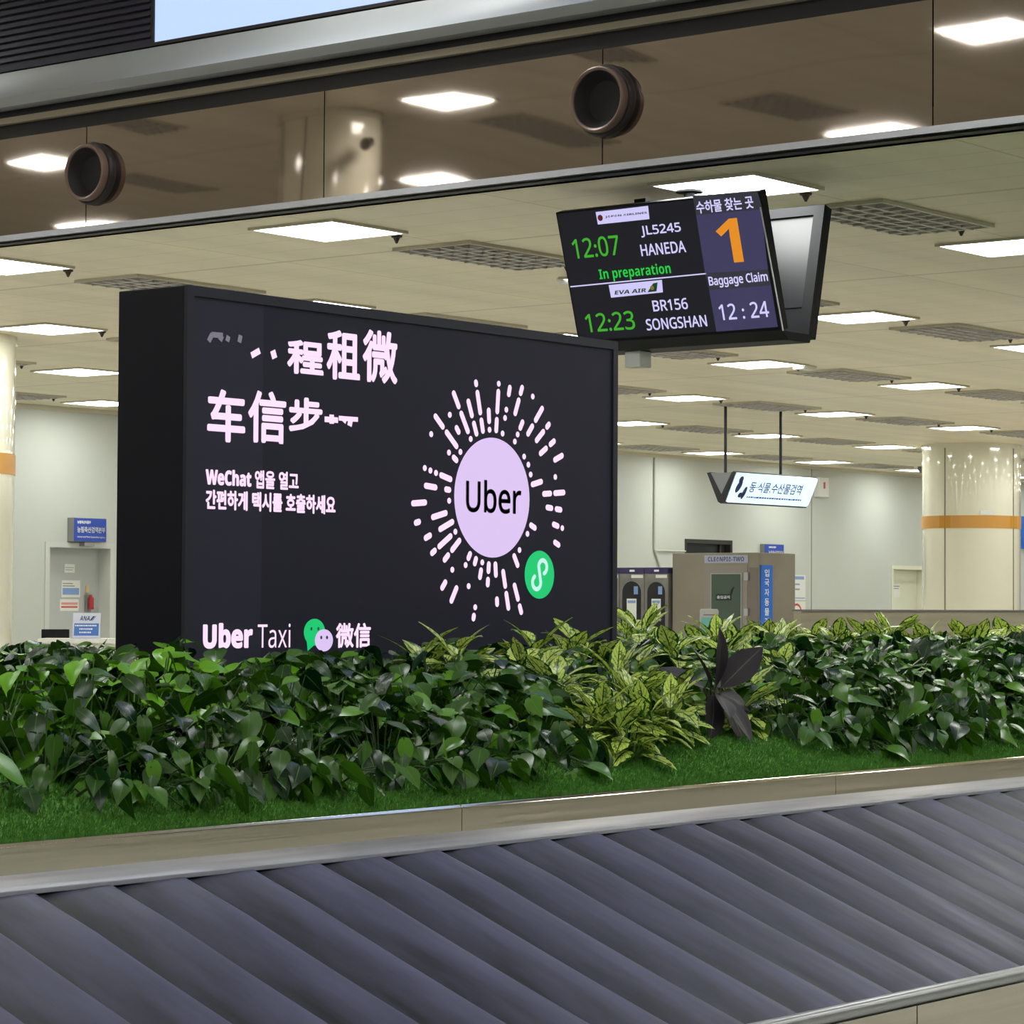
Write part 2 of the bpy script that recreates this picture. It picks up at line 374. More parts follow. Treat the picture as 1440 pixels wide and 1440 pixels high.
# claim hall: the ceiling the mirrored fascia shows
HIGHG = 'light panels of the high claim hall ceiling'
H0 = None
for i in range(-1, 4):
    for j in range(-2, 6):
        x = (.85 if i % 2 == 0 else 1.35) + 2.88 * i; y = (2.45 if i % 2 == 0 else 4.43) - 0.0 + 4.92 * j - (0 if i % 2 == 0 else 0)
        if y > 36: continue
        p = Vector((x, y, ZU)); lab = 'square lit light panel of the high ceiling over the baggage carousel'
        if H0 is None: H0 = make_light('ceiling_light', p, 0.58, M_LIGHTH, lab, HIGHG)
        else: copy_tree(H0, p, lab)
HV0 = None
for x, y in ((2.45, 12.13), (2.7, 14.5), (2.8, 19.2), (2.45, 7.1), (2.75, 24.0), (5.4, 12.1), (5.4, 17.0)):
    p = Vector((x, y, ZU)); lab = 'long dark air grille in the high ceiling over the baggage carousel'
    if HV0 is None: HV0 = make_vent(p, lab, 'air grilles of the high claim hall ceiling', 1.2, 0.5)
    else: copy_tree(HV0, p)

# ------------------------------------------------------------------ air nozzles on the fascia
def make_nozzle(y, z, label):
    t = thing('air_nozzle', (XB, y, z), label, 'air nozzle'); c = (XB, y, z); ax = (-1, 0, 0)
    MB().lathe(c, ax, [(0.0, 0.0), (0.0, 0.176), (0.026, 0.180), (0.044, 0.172), (0.046, 0.150)]).build('flange', M_NOZD, t, smooth=True)
    MB().lathe(c, ax, [(0.040, 0.160), (0.072, 0.163), (0.088, 0.160), (0.092, 0.153), (0.086, 0.143), (0.046, 0.134)]).build('lip_ring', M_NOZ, t, smooth=True)
    MB().lathe(c, ax, [(0.080, 0.142), (0.050, 0.128), (0.026, 0.112), (0.012, 0.10), (0.008, 0.0)]).build('throat', M_NOZI, t, smooth=True)
make_nozzle(on(838, 139, 0, XB - .09).y, on(838, 139, 0, XB - .09).z, 'round copper rimmed air nozzle on the mirrored fascia, left of the flight display')
make_nozzle(on(117, 242, 0, XB - .09).y, on(117, 242, 0, XB - .09).z, 'round copper rimmed air nozzle on the mirrored fascia near the left photo edge')

# ------------------------------------------------------------------ pillars
def make_pillar(cx, cy, r, z1, label, bandz=(2.50, 2.665), seam_at=(), cam_at=None, name='pillar'):
    t = thing(name, (cx, cy, 0), label, 'pillar')
    MB().lathe((cx, cy, 0), (0, 0, 1), [(0, r), (z1 - 0.06, r), (z1 - 0.06, r + 0.012), (z1, r + 0.012)], 72).build('shaft', M_PILLAR, t, smooth=True)
    if bandz:
        b = MB().lathe((cx, cy, 0), (0, 0, 1), [(bandz[0], r), (bandz[0], r + .006), (bandz[1], r + .006), (bandz[1], r)], 72).build('band', M_ORANGE, t, smooth=True)
        for a in seam_at:
            g = MB(); 
            for k in range(4):
                a0, a1 = a - 0.13 + 0.065 * k, a - 0.13 + 0.065 * (k + 1)
                q = [(cx + (r + .008) * math.cos(w_), cy + (r + .008) * math.sin(w_)) for w_ in (a0, a1)]
                g.poly([(q[0][0], q[0][1], bandz[0] + .002), (q[1][0], q[1][1], bandz[0] + .002), (q[1][0], q[1][1], bandz[1] - .002), (q[0][0], q[0][1], bandz[1] - .002)])
            g.build('band_joint', M_ORANGE2, b)
    for a in seam_at:
        x, y = cx + (r + .001) * math.cos(a), cy + (r + .001) * math.sin(a)
        MB().cyl((x, y, 0.01), (x, y, z1 - 0.062), 0.008, n=8).build('seam', M_SEAM, t)
    return t
toward = math.atan2(-17.7, -32.1)
PIL = make_pillar(32.1, 17.72, 0.645, ZC, 'thick glossy cream pillar with an orange band, right of the hanging sign', seam_at=(toward - 0.55, toward + 1.0))
nt = MB(); a = toward + 0.32; r_ = 0.652
c0 = Vector((32.1 + r_ * math.cos(a), 17.72 + r_ * math.sin(a), 2.70)); e = Vector((-math.sin(a), math.cos(a), 0))
nt.slab([c0 - e * .09 - Vector((0, 0, .03)), c0 + e * .09 - Vector((0, 0, .03)), c0 + e * .09 + Vector((0, 0, .03)), c0 - e * .09 + Vector((0, 0, .03))], Vector((math.cos(a), math.sin(a), 0)) * .004)
tag(nt.build('sticker_plate', M_PAPER), 'tiny white notice on the cream pillar just above its orange band', 'notice')
make_pillar(14.28, 17.26, 0.645, ZC, 'glossy cream pillar with an orange band, cut by the left photo edge', seam_at=(math.atan2(-17.2, -14.3) - 0.4,))
HP = make_pillar(4.23, 15.64, 0.47, ZU, 'cream pillar of the claim hall, mirrored in the bronze fascia', bandz=None, seam_at=(-0.15, 0.45))
cm = thing('security_camera', (4.37, 15.0, 5.27), 'small security camera on the mirrored claim hall pillar', 'camera')
MB().cyl((4.36, 15.03, 5.28), (4.44, 14.97, 5.28), 0.03, n=12).build('bracket', M_SPRK, cm)
MB().cyl((4.40, 15.06, 5.27), (4.55, 14.94, 5.24), 0.055, 0.05, n=16).build('housing', M_SPRK, cm)

# ------------------------------------------------------------------ lettering
class Plane:                                # a flat face: origin, unit right, unit up, outward normal
    def __init__(s, o, right, up):
        s.o = Vector(o); s.r = Vector(right).normalized(); s.u = Vector(up).normalized(); s.n = s.r.cross(s.u).normalized()
    def at(s, px, py):                      # face coordinates of the point seen at a photograph pixel
        d = ray(px, py); t = (s.o - EYE).dot(s.n) / d.dot(s.n); q = EYE + d * t - s.o
        return q.dot(s.r), q.dot(s.u)
    def P(s, a, b, lift=0.0): return s.o + s.r * a + s.u * b + s.n * lift
def sans(t, bold=False):                   # plain sans letters and flagged digits
    o = ''
    for ch in t:
        if 'A' <= ch <= 'Z': o += chr((0x1D5D4 if bold else 0x1D5A0) + ord(ch) - 65)
        elif 'a' <= ch <= 'z': o += chr((0x1D5EE if bold else 0x1D5BA) + ord(ch) - 97)
        elif '0' <= ch <= '9': o += chr((0x1D7EC if bold else 0x1D7E2) + ord(ch) - 48)
        else: o += ch
    return o
def glyphs(text, bold=0.0, shear=0.0, res=3):
    c = bpy.data.curves.new('tmp', 'FONT'); c.body = text; c.resolution_u = res; c.offset = bold; c.shear = shear
    o = bpy.data.objects.new('tmp', c); COL.objects.link(o)
    dg = bpy.context.evaluated_depsgraph_get(); dg.update()
    me = bpy.data.meshes.new_from_object(o.evaluated_get(dg))
    v = [(p.co.x, p.co.y) for p in me.vertices]; f = [tuple(p.vertices) for p in me.polygons]
    bpy.data.objects.remove(o); bpy.data.curves.remove(c); bpy.data.meshes.remove(me); return v, f
def letter(text, box, pl, m, parent, bold=0.0, lift=0.002, shear=0.0, name='lettering', world=False, mb=None, heavy=0.0):
    v, f = glyphs(text, 0 if heavy or bold == 1 else bold, shear)
    x0, x1 = min(p[0] for p in v), max(p[0] for p in v); y0, y1 = min(p[1] for p in v), max(p[1] for p in v)
    if world: A0, A1, B0, B1 = box
    else:
        L, T, R_, Bt = box; my = (T + Bt) / 2; mx = (L + R_) / 2
        A0 = pl.at(L, my)[0]; A1 = pl.at(R_, my)[0]; B1 = pl.at(mx, T)[1]; B0 = pl.at(mx, Bt)[1]
    mb2 = mb or MB()
    if bold > 0 and heavy:
        for k in range(8):
            a_ = math.pi * k / 4; ox, oy = heavy * math.cos(a_), heavy * math.sin(a_)
            mb2.add([pl.P(A0 + heavy + (p[0] - x0) / (x1 - x0) * (A1 - A0 - 2 * heavy) + ox, B0 + heavy + (p[1] - y0) / (y1 - y0) * (B1 - B0 - 2 * heavy) + oy, lift - .00004 * k) for p in v], f)
    mb2.add([pl.P(A0 + (p[0] - x0) / (x1 - x0) * (A1 - A0), B0 + (p[1] - y0) / (y1 - y0) * (B1 - B0), lift) for p in v], f)
    if mb is None: return mb2.build(name, m, parent, fix=False)
def flat(pl, pts, m, parent, name, lift=0.001, world=True, thick=0.0):
    q = pts if world else [pl.at(*p) for p in pts]
    b = MB().poly([pl.P(a, c, lift) for a, c in q]) if not thick else MB().slab([pl.P(a, c, lift - thick) for a, c in q], pl.n * thick)
    return b.build(name, m, parent, fix=bool(thick))
def ell(cx, cy, rx, ry, n=40): return [(cx + rx * math.cos(2 * math.pi * i / n), cy + ry * math.sin(2 * math.pi * i / n)) for i in range(n)]
def rect(a0, a1, b0, b1): return [(a0, b0), (a1, b0), (a1, b1), (a0, b1)]
def capsule(mb, pl, p, q, r, lift, n=6):
    p = Vector(p); q = Vector(q); d = q - p; a = math.atan2(d.y, d.x) if d.length > 1e-6 else 0.0
    pts = [(p.x + r * math.cos(a + math.pi / 2 + math.pi * i / n), p.y + r * math.sin(a + math.pi / 2 + math.pi * i / n)) for i in range(n + 1)]
    pts += [(q.x + r * math.cos(a - math.pi / 2 + math.pi * i / n), q.y + r * math.sin(a - math.pi / 2 + math.pi * i / n)) for i in range(n + 1)]
    mb.poly([pl.P(x, y, lift) for x, y in pts])

# ------------------------------------------------------------------ the black LED advertising board
BX0, BX1, BY, BZ = 6.442, 8.868, 6.50, 2.552
AD = thing('advertising_board', ((BX0 + BX1) / 2, BY + 0.16, 1.19), 'tall black LED advertising board with pinkish lettering standing among the plants', 'advertising board')
MB().box(BX0, BX1, BY + 0.012, BY + 0.328, 1.19, BZ).build('cabinet', M_BLACK, AD, bevel=0.004)
fb = MB()
fb.box(BX0, BX0 + .034, BY - .004, BY + .012, 1.19, BZ); fb.box(BX1 - .030, BX1, BY - .004, BY + .012, 1.19, BZ); fb.box(BX0 + .034, BX1 - .030, BY - .004, BY + .012, BZ - .034, BZ)
fb.build('bezel', M_BFRAME, AD)
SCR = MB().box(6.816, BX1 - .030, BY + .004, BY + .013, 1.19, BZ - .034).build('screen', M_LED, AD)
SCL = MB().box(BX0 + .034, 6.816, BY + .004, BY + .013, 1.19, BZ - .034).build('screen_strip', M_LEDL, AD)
SCL['label'] = 'slightly lighter left strip of the screen'
PB = Plane((0, BY + .004, 0), (1, 0, 0), (0, 0, 1))
LT = .0015
head = MB(); head2 = MB()
for ch, bx in (('程', (403.5, 479, 454.6, 527)), ('租', (459, 465, 506, 535)), ('微', (509.5, 465, 558.6, 539)), ('车', (291, 548, 344.5, 622)), ('信', (348.5, 550, 402, 623.5)), ('步', (405.7, 559, 453, 608))):
    letter(ch, bx, PB, M_PINK, SCR if bx[0] > 372 else SCL, bold=0.022, heavy=.0052, lift=LT, name='headline_character')
def bar(mb, p, q, wd):
    a = Vector(PB.at(*p)); b = Vector(PB.at(*q)); d = (b - a).normalized(); n = Vector((-d.y, d.x)) * wd / 2
    mb.poly([PB.P(*(a + n), LT), PB.P(*(a - n), LT), PB.P(*(b - n), LT), PB.P(*(b + n), LT)])
bar(head, (353, 500), (365, 493), .022); bar(head, (383, 493), (386, 504), .026)
bar(head2, (456, 589.5), (475, 591), .020); bar(head2, (466, 583), (466, 596), .024); bar(head2, (476, 588), (503, 590), .017); bar(head2, (485, 589), (483, 594), .02); bar(head2, (493, 589), (491, 599), .024)
head.build('half_drawn_lettering', M_PINK, SCR, fix=False); head2.build('half_drawn_lettering', M_PINK, SCR, fix=False)
gl = MB()
for p, q in (((293, 480), (298, 470)), ((297, 470.5), (313, 472)), ((309, 479), (312, 472)), ((319, 480), (321, 472.5)), ((336, 481.5), (338, 471.5))): bar(gl, p, q, .019)
gl.build('half_drawn_lettering', M_LGREY, SCL, fix=False)
letter(sans('WeChat', True) + ' 앱을 열고', (288.7, 660.5, 419.6, 686.5), PB, M_PINK, SCL, bold=.006, heavy=.0022, lift=LT)
letter('간편하게 택시를 호출하세요', (288.7, 692.5, 471.5, 720), PB, M_PINK, SCR, bold=.018, heavy=.0026, lift=LT)
letter(sans('Uber', True), (285, 876, 355, 912), PB, M_PINK, SCL, bold=.008, heavy=.0035, lift=LT)
letter(sans('Taxi'), (362, 877, 408, 911), PB, M_PINK, SCR, bold=.0, lift=LT)
letter('微信', (472, 876, 521, 911), PB, M_PINK, SCR, bold=.016, heavy=.0026, lift=LT)
# two chat bubbles
gc = PB.at(441.9, 889); wc = PB.at(454.9, 900.5)
g = MB(); g.poly([PB.P(a, b, LT) for a, b in ell(gc[0], gc[1], .055, .047)])
g.poly([PB.P(gc[0] - .04, gc[1] - .03, LT), PB.P(gc[0] - .035, gc[1] - .066, LT), PB.P(gc[0] - .0, gc[1] - .045, LT)]); g.build('green_bubble', M_GRN, SCR, fix=False)
MB().poly([PB.P(a, b, LT + .0008) for a, b in ell(wc[0], wc[1], .047, .039)]).build('white_bubble', M_LAV, SCR, fix=False)
for cx, cy, dx in ((gc[0], gc[1] + .012, .018), (wc[0], wc[1] + .01, .015)):
    for s in (-1, 1): MB().poly([PB.P(a, b, LT + .0016) for a, b in ell(cx + s * dx, cy, .0055, .0065, 14)]).build('bubble_eye', mat('led_eye', (60, 110, 90), .5), SCR, fix=False)
# round emblem: a decorative burst of dashes and dots round a lavender disc
CX, CZ, RD = 8.075, 1.897, 0.2275
KX, KZ = 8.368, 1.608
rr = random.Random(5)
NS = 40
for k in range(NS):
    bu = MB(); a = 2 * math.pi * (k + 0.5) / NS; ca, sa = math.cos(a), math.sin(a); rad = RD + .026 + rr.choice((0, .004))
    top = .472 - .03 * rr.random()
    while rad < top:
        ln = rr.choice((0, 0, 0, .018, .026, .04, .055, .075)); end = min(rad + ln, top)
        p = (CX + ca * rad, CZ + sa * rad); q = (CX + ca * end, CZ + sa * end)
        far = min(math.hypot(u[0] - KX, u[1] - KZ) for u in (p, q))
        if far > .125 and rr.random() < .72: capsule(bu, PB, p, q, .0115, LT)
        rad = end + rr.choice((.031, .031, .033, .062))
    if bu.v: bu.build('burst_ray', M_PINK, SCR, fix=False)
DISC = MB().poly([PB.P(a, b, LT) for a, b in ell(CX, CZ, RD, RD, 64)]).build('emblem_disc', M_LAV, SCR, fix=False)
letter(sans('Uber'), (654.5, 675.5, 732.4, 722), PB, M_INK, SCR, bold=.008, heavy=.0028, lift=LT + .001)
MB().poly([PB.P(a, b, LT) for a, b in ell(KX, KZ, .093, .093, 48)]).build('green_badge', M_GRN, SCR, fix=False)
sb = MB(); pts = []
for i in range(15): t_ = math.radians(-60 + 270 * i / 14); pts.append((.019 + .026 * math.cos(t_) - 0.0, .024 + .026 * math.sin(t_)))
pts = [(.019 + .026 * math.cos(math.radians(a)), .030 + .026 * math.sin(math.radians(a))) for a in range(-70, 181, 12)]
pts += [(-.007, .02), (.007, -.02)] if False else []
pts2 = [(-.019 + .026 * math.cos(math.radians(a)), -.030 + .026 * math.sin(math.radians(a))) for a in range(0, -251, -12)]
line = pts + pts2
for i in range(len(line) - 1): capsule(sb, PB, (KX + line[i][0], KZ + line[i][1]), (KX + line[i + 1][0], KZ + line[i + 1][1]), .0085, LT + .0008 + i * 1e-5)
sb.build('badge_mark', M_MINT, SCR, fix=False)

# ------------------------------------------------------------------ flight information display (two screens in a V under the ceiling)
TL = Vector((11.108, 8.54, 3.505)); TR = Vector((11.108, 7.29, 3.506)); BL = Vector((11.312, 8.54, 2.84)); BR = Vector((11.312, 7.29, 2.84))
FD = thing('flight_display', (11.42, 7.92, ZC), 'double sided flight information display for baggage claim 1 hanging from a ceiling pole', 'flight display')
PM = Plane(TL, TR - TL, TL - BL)
cs = MB(); cs.slab([TL, TR, BR, BL], -PM.n * .06); MS = cs.build('front_monitor', M_MON, FD, bevel=.004)
def mon_quad(pts, m, name, lift): return flat(PM, pts, m, MS, name, lift, world=False)
def crop(x, y): return (760 + x / 3.4286, 220 + y / 3.4286)
W_, H_ = 1.25, (TL - BL).length
flat(PM, rect(.012, W_ - .02, -H_ + .02, -.008), M_MSCR, MS, 'screen', .001)
mon_quad([crop(735, 190), crop(1046, 166), crop(1072, 255), crop(752, 283)], M_NAVYD, 'header_field', .002)
mon_quad([crop(752, 283), crop(1066, 256), crop(1098, 545), crop(795, 563)], M_NAVY, 'number_field', .002)
mon_quad([crop(795, 563), crop(1098, 545), crop(1113, 622), crop(815, 645)], M_NAVYD, 'caption_field', .002)
mon_quad([crop(815, 645), crop(1113, 622), crop(1146, 822), crop(850, 845)], M_NAVY, 'clock_field', .002)
mon_quad([crop(145, 625), crop(800, 562), crop(801, 568), crop(146, 631)], M_MWHT, 'divider_line', .002)
mon_quad([crop(267, 268), crop(520, 238), crop(527, 302), crop(278, 328)], M_MLOGO, 'airline_plate', .002)
mon_quad([crop(330, 620), crop(587, 595), crop(592, 655), crop(342, 681)], M_MLOGO, 'airline_plate', .002)
for txt, (a, b, c, d), m, bo in (('12:07', (805.2, 333, 871.7, 361.5), M_MGRN, 0), ('JL5245', (901, 315, 958.3, 331.5), M_MWHT, .006), ('HANEDA', (901, 341, 965, 357.5), M_MWHT, .006),
        ('In preparation', (842.5, 373.5, 944.3, 393), M_MGRN2, .016), ('12:23', (823.6, 439, 893, 465.5), M_MGRN, 0), ('BR156', (918, 420.5, 967.7, 436.5), M_MWHT, .006), ('SONGSHAN', (908.7, 445.5, 994.8, 462), M_MWHT, .006),
        ('수하물 찾는 곳', (978.8, 279, 1060.4, 297), M_MWHT, .004), ('1', (1009, 307.5, 1042, 370), M_MORG, .0), ('Baggage Claim', (996.8, 385, 1080.8, 402.5), M_MWHT, .004), ('12 : 24', (1011.4, 425.5, 1081.7, 448.5), M_MWHT, 0)):
    letter(sans(txt, txt in ('In preparation', '1')), (a, b, c, d), PM, m, MS, bold=1, heavy=.0 if txt in ('In preparation', '1') else (.0012 if txt[0] in '1' else .0014), lift=.003)
letter(sans('JAPAN AIRLINES', True), (crop(312, 0)[0], crop(0, 276)[1], crop(517, 0)[0], crop(0, 288)[1]), PM, M_INK, MS, bold=.01, lift=.003)
q = PM.at(*crop(290, 296)); flat(PM, ell(q[0], q[1], .016, .016, 20), M_RED, MS, 'airline_emblem', .003)
letter(sans('EVA AIR', True), (crop(357, 0)[0], crop(0, 641)[1], crop(512, 0)[0], crop(0, 660)[1]), PM, M_GREEN, MS, bold=.012, lift=.003, shear=.2)
mon_quad([crop(518, 655), crop(545, 612), crop(567, 607), crop(562, 650)], M_GREEN, 'airline_emblem', .003)
q = PM.at(*crop(541, 633)); flat(PM, ell(q[0], q[1], .012, .012, 16), mat('monitor_amber', (226, 190, 90), .5), MS, 'airline_emblem_globe', .004)
e_ = MB(); e_.slab([TR + Vector((0, -.001, -.08)), BR + Vector((0, -.001, 0)), BR + Vector((.007, -.001, 0)), TR + Vector((.007, -.001, -.08))], (0, -.005, 0)); e_.build('edge_strip', M_STRIP, MS)
# rear monitor: seen from its back through the open end of the V
T2 = Vector((11.725, 7.29, 3.505)); B2 = Vector((11.575, 7.29, 2.83))
PR = Plane(T2 + Vector((0, 1.25, 0)), (0, -1, 0), T2 - B2); H2 = (T2 - B2).length
rm = MB(); rm.slab([PR.P(0, 0), PR.P(1.25, 0), PR.P(1.25, -H2), PR.P(0, -H2)], -PR.n * .05); RM = rm.build('rear_monitor', M_MON, FD, bevel=.004)
flat(PR, rect(.03, 1.19, -H2 + .16, -.05), M_REAR, RM, 'back_plate', .004, thick=.003)
rf = MB()
for a in (rect(0, 1.25, -.05, 0), rect(1.19, 1.25, -H2, -.05), rect(0, .03, -H2, -.05), rect(.03, 1.19, -H2, -H2 + .06)): rf.slab([PR.P(x, y, 0) for x, y in a], PR.n * .022)
rf.build('back_rim', M_MON, RM)
bc = MB(); bc.slab([(11.30, 8.54, 2.845), (11.37, 8.54, 2.80), (11.57, 8.54, 2.80), (11.585, 8.54, 2.845)], (0, -1.25, 0)); bc.build('bottom_channel', M_MON, FD, bevel=.004)
MB().cyl((11.42, 7.92, ZC - .002), (11.42, 7.92, 2.84), .028, n=20).build('pole', M_MON, FD, smooth=True)
MB().cyl((11.42, 7.92, ZC - .001), (11.42, 7.92, ZC - .02), .07, n=20).build('ceiling_plate', M_MON, FD)
MB().box(11.19, 11.23, 8.03, 8.10, 3.50, 3.545).build('top_bracket', M_MON, FD)
sbx = MB().box(11.40, 11.50, 8.21, 8.31, 2.715, 2.80).build('sensor_box', M_PAPER, FD, bevel=.006); sbx['label'] = 'small white box under the display'
# small detectors on the ceiling
p = on(795, 392, 2, ZC); d_ = thing('smoke_detector', p, 'small white smoke detector on the ceiling beside the left edge of the flight display', 'smoke detector')
MB().lathe(p, (0, 0, -1), [(0.001, .001), (0.001, .055), (.02, .055), (.035, .035), (.04, 0)], 24).build('body', M_PAPER, d_, smooth=True)
p = on(1132, 514, 2, ZC); d_ = thing('emergency_light', p, 'small white box on the ceiling between a light panel and a grille', 'emergency light')
MB().box(p.x - .12, p.x + .12, p.y - .05, p.y + .05, ZC - .04, ZC - .001).build('body', M_PAPER, d_, bevel=.006)

# ------------------------------------------------------------------ hanging lit sign
SX0, SX1, SY, SZT, SZB = 24.13, 25.78, 16.15, 2.896, 2.585
HS = thing('hanging_sign', ((SX0 + SX1) / 2, SY + .17, ZC), 'lit pale blue V shaped sign hanging on two rods from the ceiling', 'hanging sign')
ft = Vector((0, SY, SZT)); fbm = Vector((0, SY + .14, SZB)); bt = Vector((0, SY + .34, SZT)); bbm = Vector((0, SY + .19, SZB))
def X(v, x): return Vector((x, v.y, v.z))
PS = Plane(X(ft, SX0), (1, 0, 0), ft - fbm); HSg = (ft - fbm).length
def rr_poly(a0, a1, b0, b1, r, n=6):
    out = []
    for cx, cy, s in ((a1 - r, b1 - r, 0), (a0 + r, b1 - r, 90), (a0 + r, b0 + r, 180), (a1 - r, b0 + r, 270)):
        out += [(cx + r * math.cos(math.radians(s + 90 * i / n)), cy + r * math.sin(math.radians(s + 90 * i / n))) for i in range(n + 1)]
    return out
LB = flat(PS, rr_poly(.03, SX1 - SX0, -HSg, -.004, .03), M_SIGN, HS, 'light_panel', .02, thick=.02)
MB().slab([X(ft, SX0 + .02), X(ft, SX1), X(fbm, SX1 - .0), X(fbm, SX0 + .02)], -PS.n * .025).build('front_leaf', M_SIGNK, HS)
MB().slab([X(bt, SX0 + .02), X(bt, SX1), X(bbm, SX1), X(bbm, SX0 + .02)], Vector((0, -.02, .005))).build('back_leaf', M_SIGNK, HS)
MB().slab([X(fbm, SX0 + .02), X(bbm, SX0 + .02), X(bbm, SX0 + .02) + Vector((0, 0, -.02)), X(fbm, SX0 + .02) + Vector((0, 0, -.02))], (SX1 - SX0 - .02, 0, 0)).build('keel', M_SIGNK, HS)
ec = MB(); yv = SY
ec.slab([(SX0, SY - .015, SZT), (SX0, SY + .03, SZT), (SX0, SY + .165, SZB + .075), (SX0, SY + .305, SZT), (SX0, SY + .35, SZT), (SX0, SY + .205, SZB - .005), (SX0, SY + .165, SZB - .022), (SX0, SY + .125, SZB - .005)], (.03, 0, 0)); ec.build('end_cap', M_SIGNK, HS, bevel=.004)
MB().slab([(SX0 + .01, SY + .03, SZT - .005), (SX0 + .01, SY + .305, SZT - .005), (SX0 + .01, SY + .165, SZB + .072)], (.012, 0, 0)).build('end_web', M_SIGNG, HS)
for x in (24.22, 25.30):
    MB().cyl((x, SY + .17, ZC - .001), (x, SY + .17, SZB + .02), .016, n=12).build('rod', M_SIGNK, HS)
letter('동·식물,수산물검역', (1051.5, 678.5, 1126, 694), PS, M_SBLUE, LB, bold=.004, heavy=.0015, lift=.0215)
ic = MB()
for px, py, a, rx, ry in ((1040.5, 673.5, -.3, .04, .04), (1037, 683, -.35, .045, .075), (1044, 692, -.2, .034, .075), (1038.5, 695, .2, .04, .03)):
    c = PS.at(px, py); ic.poly([PS.P(c[0] + rx * math.cos(t) * math.cos(a) - ry * math.sin(t) * math.sin(a), c[1] + rx * math.cos(t) * math.sin(a) + ry * math.sin(t) * math.cos(a), .0215) for t in [2 * math.pi * i / 20 for i in range(20)]])
ic.build('leaf_emblem', M_SNAVY, LB, fix=False)
dl = MB(); a0, b0 = PS.at(1048, 697.5); a1, b1 = PS.at(1124, 702); x = a0; rr = random.Random(3)
while x < a1:
    wd = rr.uniform(.015, .05); dl.poly([PS.P(p_[0], p_[1], .0215) for p_ in rect(x, x + wd, b0 - .012, b0 + .006)]); x += wd + rr.uniform(.008, .014)
dl.build('small_print', M_SBLUE, LB, fix=False)

# ------------------------------------------------------------------ back wall: doors, window, signs, notices
PW = Plane((0, YW, 0), (1, 0, 0), (0, 0, 1))
d1 = thing('door_1', ((D1[0] + D1[1]) / 2, YW, 0), None, None, kind='structure')
MB().box(D1[0], D1[1], YW + .17, YW + .2, 0, D1[2]).build('door_leaf', M_DOOR, d1)
f = MB(); f.box(D1[0] - .05, D1[0] + .012, YW - .015, YW + .17, 0, D1[2] + .045); f.box(D1[1] - .012, D1[1] + .05, YW - .015, YW + .17, 0, D1[2] + .045); f.box(D1[0] + .012, D1[1] - .012, YW - .015, YW + .17, D1[2] - .012, D1[2] + .045)
f.build('door_frame', M_DOORF, d1)
d2 = thing('door_2', ((D2[0] + D2[1]) / 2, YW, 0), None, None, kind='structure')
MB().box(D2[0], D2[1], YW + .15, YW + .19, 0, D2[2]).build('door_leaf', M_DOORC, d2)
f = MB(); f.box(D2[0] - .05, D2[0] + .01, YW - .012, YW + .15, 0, D2[2] + .05); f.box(D2[1] - .01, D2[1] + .05, YW - .012, YW + .15, 0, D2[2] + .05); f.box(D2[0] + .01, D2[1] - .01, YW - .012, YW + .15, D2[2] - .01, D2[2] + .05)
f.build('door_frame', M_DOORC, d2)
w1 = thing('window_1', ((WN[0] + WN[1]) / 2, YW, WN[2]), None, None, kind='structure')
MB().box(WN[0] + .05, WN[1] - .05, YW + .10, YW + .12, WN[2] + .05, WN[3] - .05).build('pane', M_WIND, w1)
f = MB(); f.box(WN[0], WN[0] + .05, YW - .004, YW + .19, WN[2], WN[3]); f.box(WN[1] - .05, WN[1], YW - .004, YW + .19, WN[2], WN[3]); f.box(WN[0] + .05, WN[1] - .05, YW - .004, YW + .19, WN[3] - .06, WN[3]); f.box(WN[0] + .05, WN[1] - .05, YW - .004, YW + .19, WN[2], WN[2] + .05); f.box(WN[1] - .24, WN[1] - .20, YW + .06, YW + .10, WN[2] + .05, WN[3] - .06)
f.build('window_frame', mat('window_dark', (48, 44, 42), .5), w1)
def wall_sign(x0, x1, z0, z1, th, label, rows, mface=None, yb=YW, name='wall_sign'):
    t = thing(name, ((x0 + x1) / 2, yb, z0), label, 'sign'); P_ = Plane((0, yb - th, 0), (1, 0, 0), (0, 0, 1))
    MB().box(x0, x1, yb - th + .006, yb - .001, z0, z1).build('box', M_GREYM, t)
    fc = MB().box(x0 + .004, x1 - .004, yb - th, yb - th + .006, z0 + .004, z1 - .004).build('face', mface or M_BLUE, t)
    for tx, a0, a1, b0, b1, bo in rows: letter(tx, (a0, a1, b0, b1), P_, M_WHITE, fc, bold=bo, heavy=.0022 if bo > .009 else .001, lift=.002, world=True)
    return t
s1 = wall_sign(20.405, 20.885, 2.140, 2.40, .11, 'blue quarantine office sign on the wall above the grey door',
          [('농림축산식품부', 20.45, 20.65, 2.335, 2.372, .01), ('농림축산검역본부', 20.45, 20.865, 2.238, 2.306, .02), (sans('Animal and Plant Quarantine Agency'), 20.45, 20.865, 2.178, 2.204, .008)])
wall_sign(34.17, 34.70, 2.04, 2.39, .08, 'small blue quarantine sign on the wall behind the taupe booth', [('농림축산식품부', 34.28, 34.48, 2.33, 2.36, .01), ('농림축산검역본부', 34.28, 34.68, 2.235, 2.295, .02)])
eb = thing('wall_fixture', (20.66, YW, 2.1), 'small grey fixture under the blue sign over the door', 'fixture')
MB().box(20.57, 20.72, YW - .10, YW - .001, 2.092, 2.136).build('housing', M_GREYM, eb)
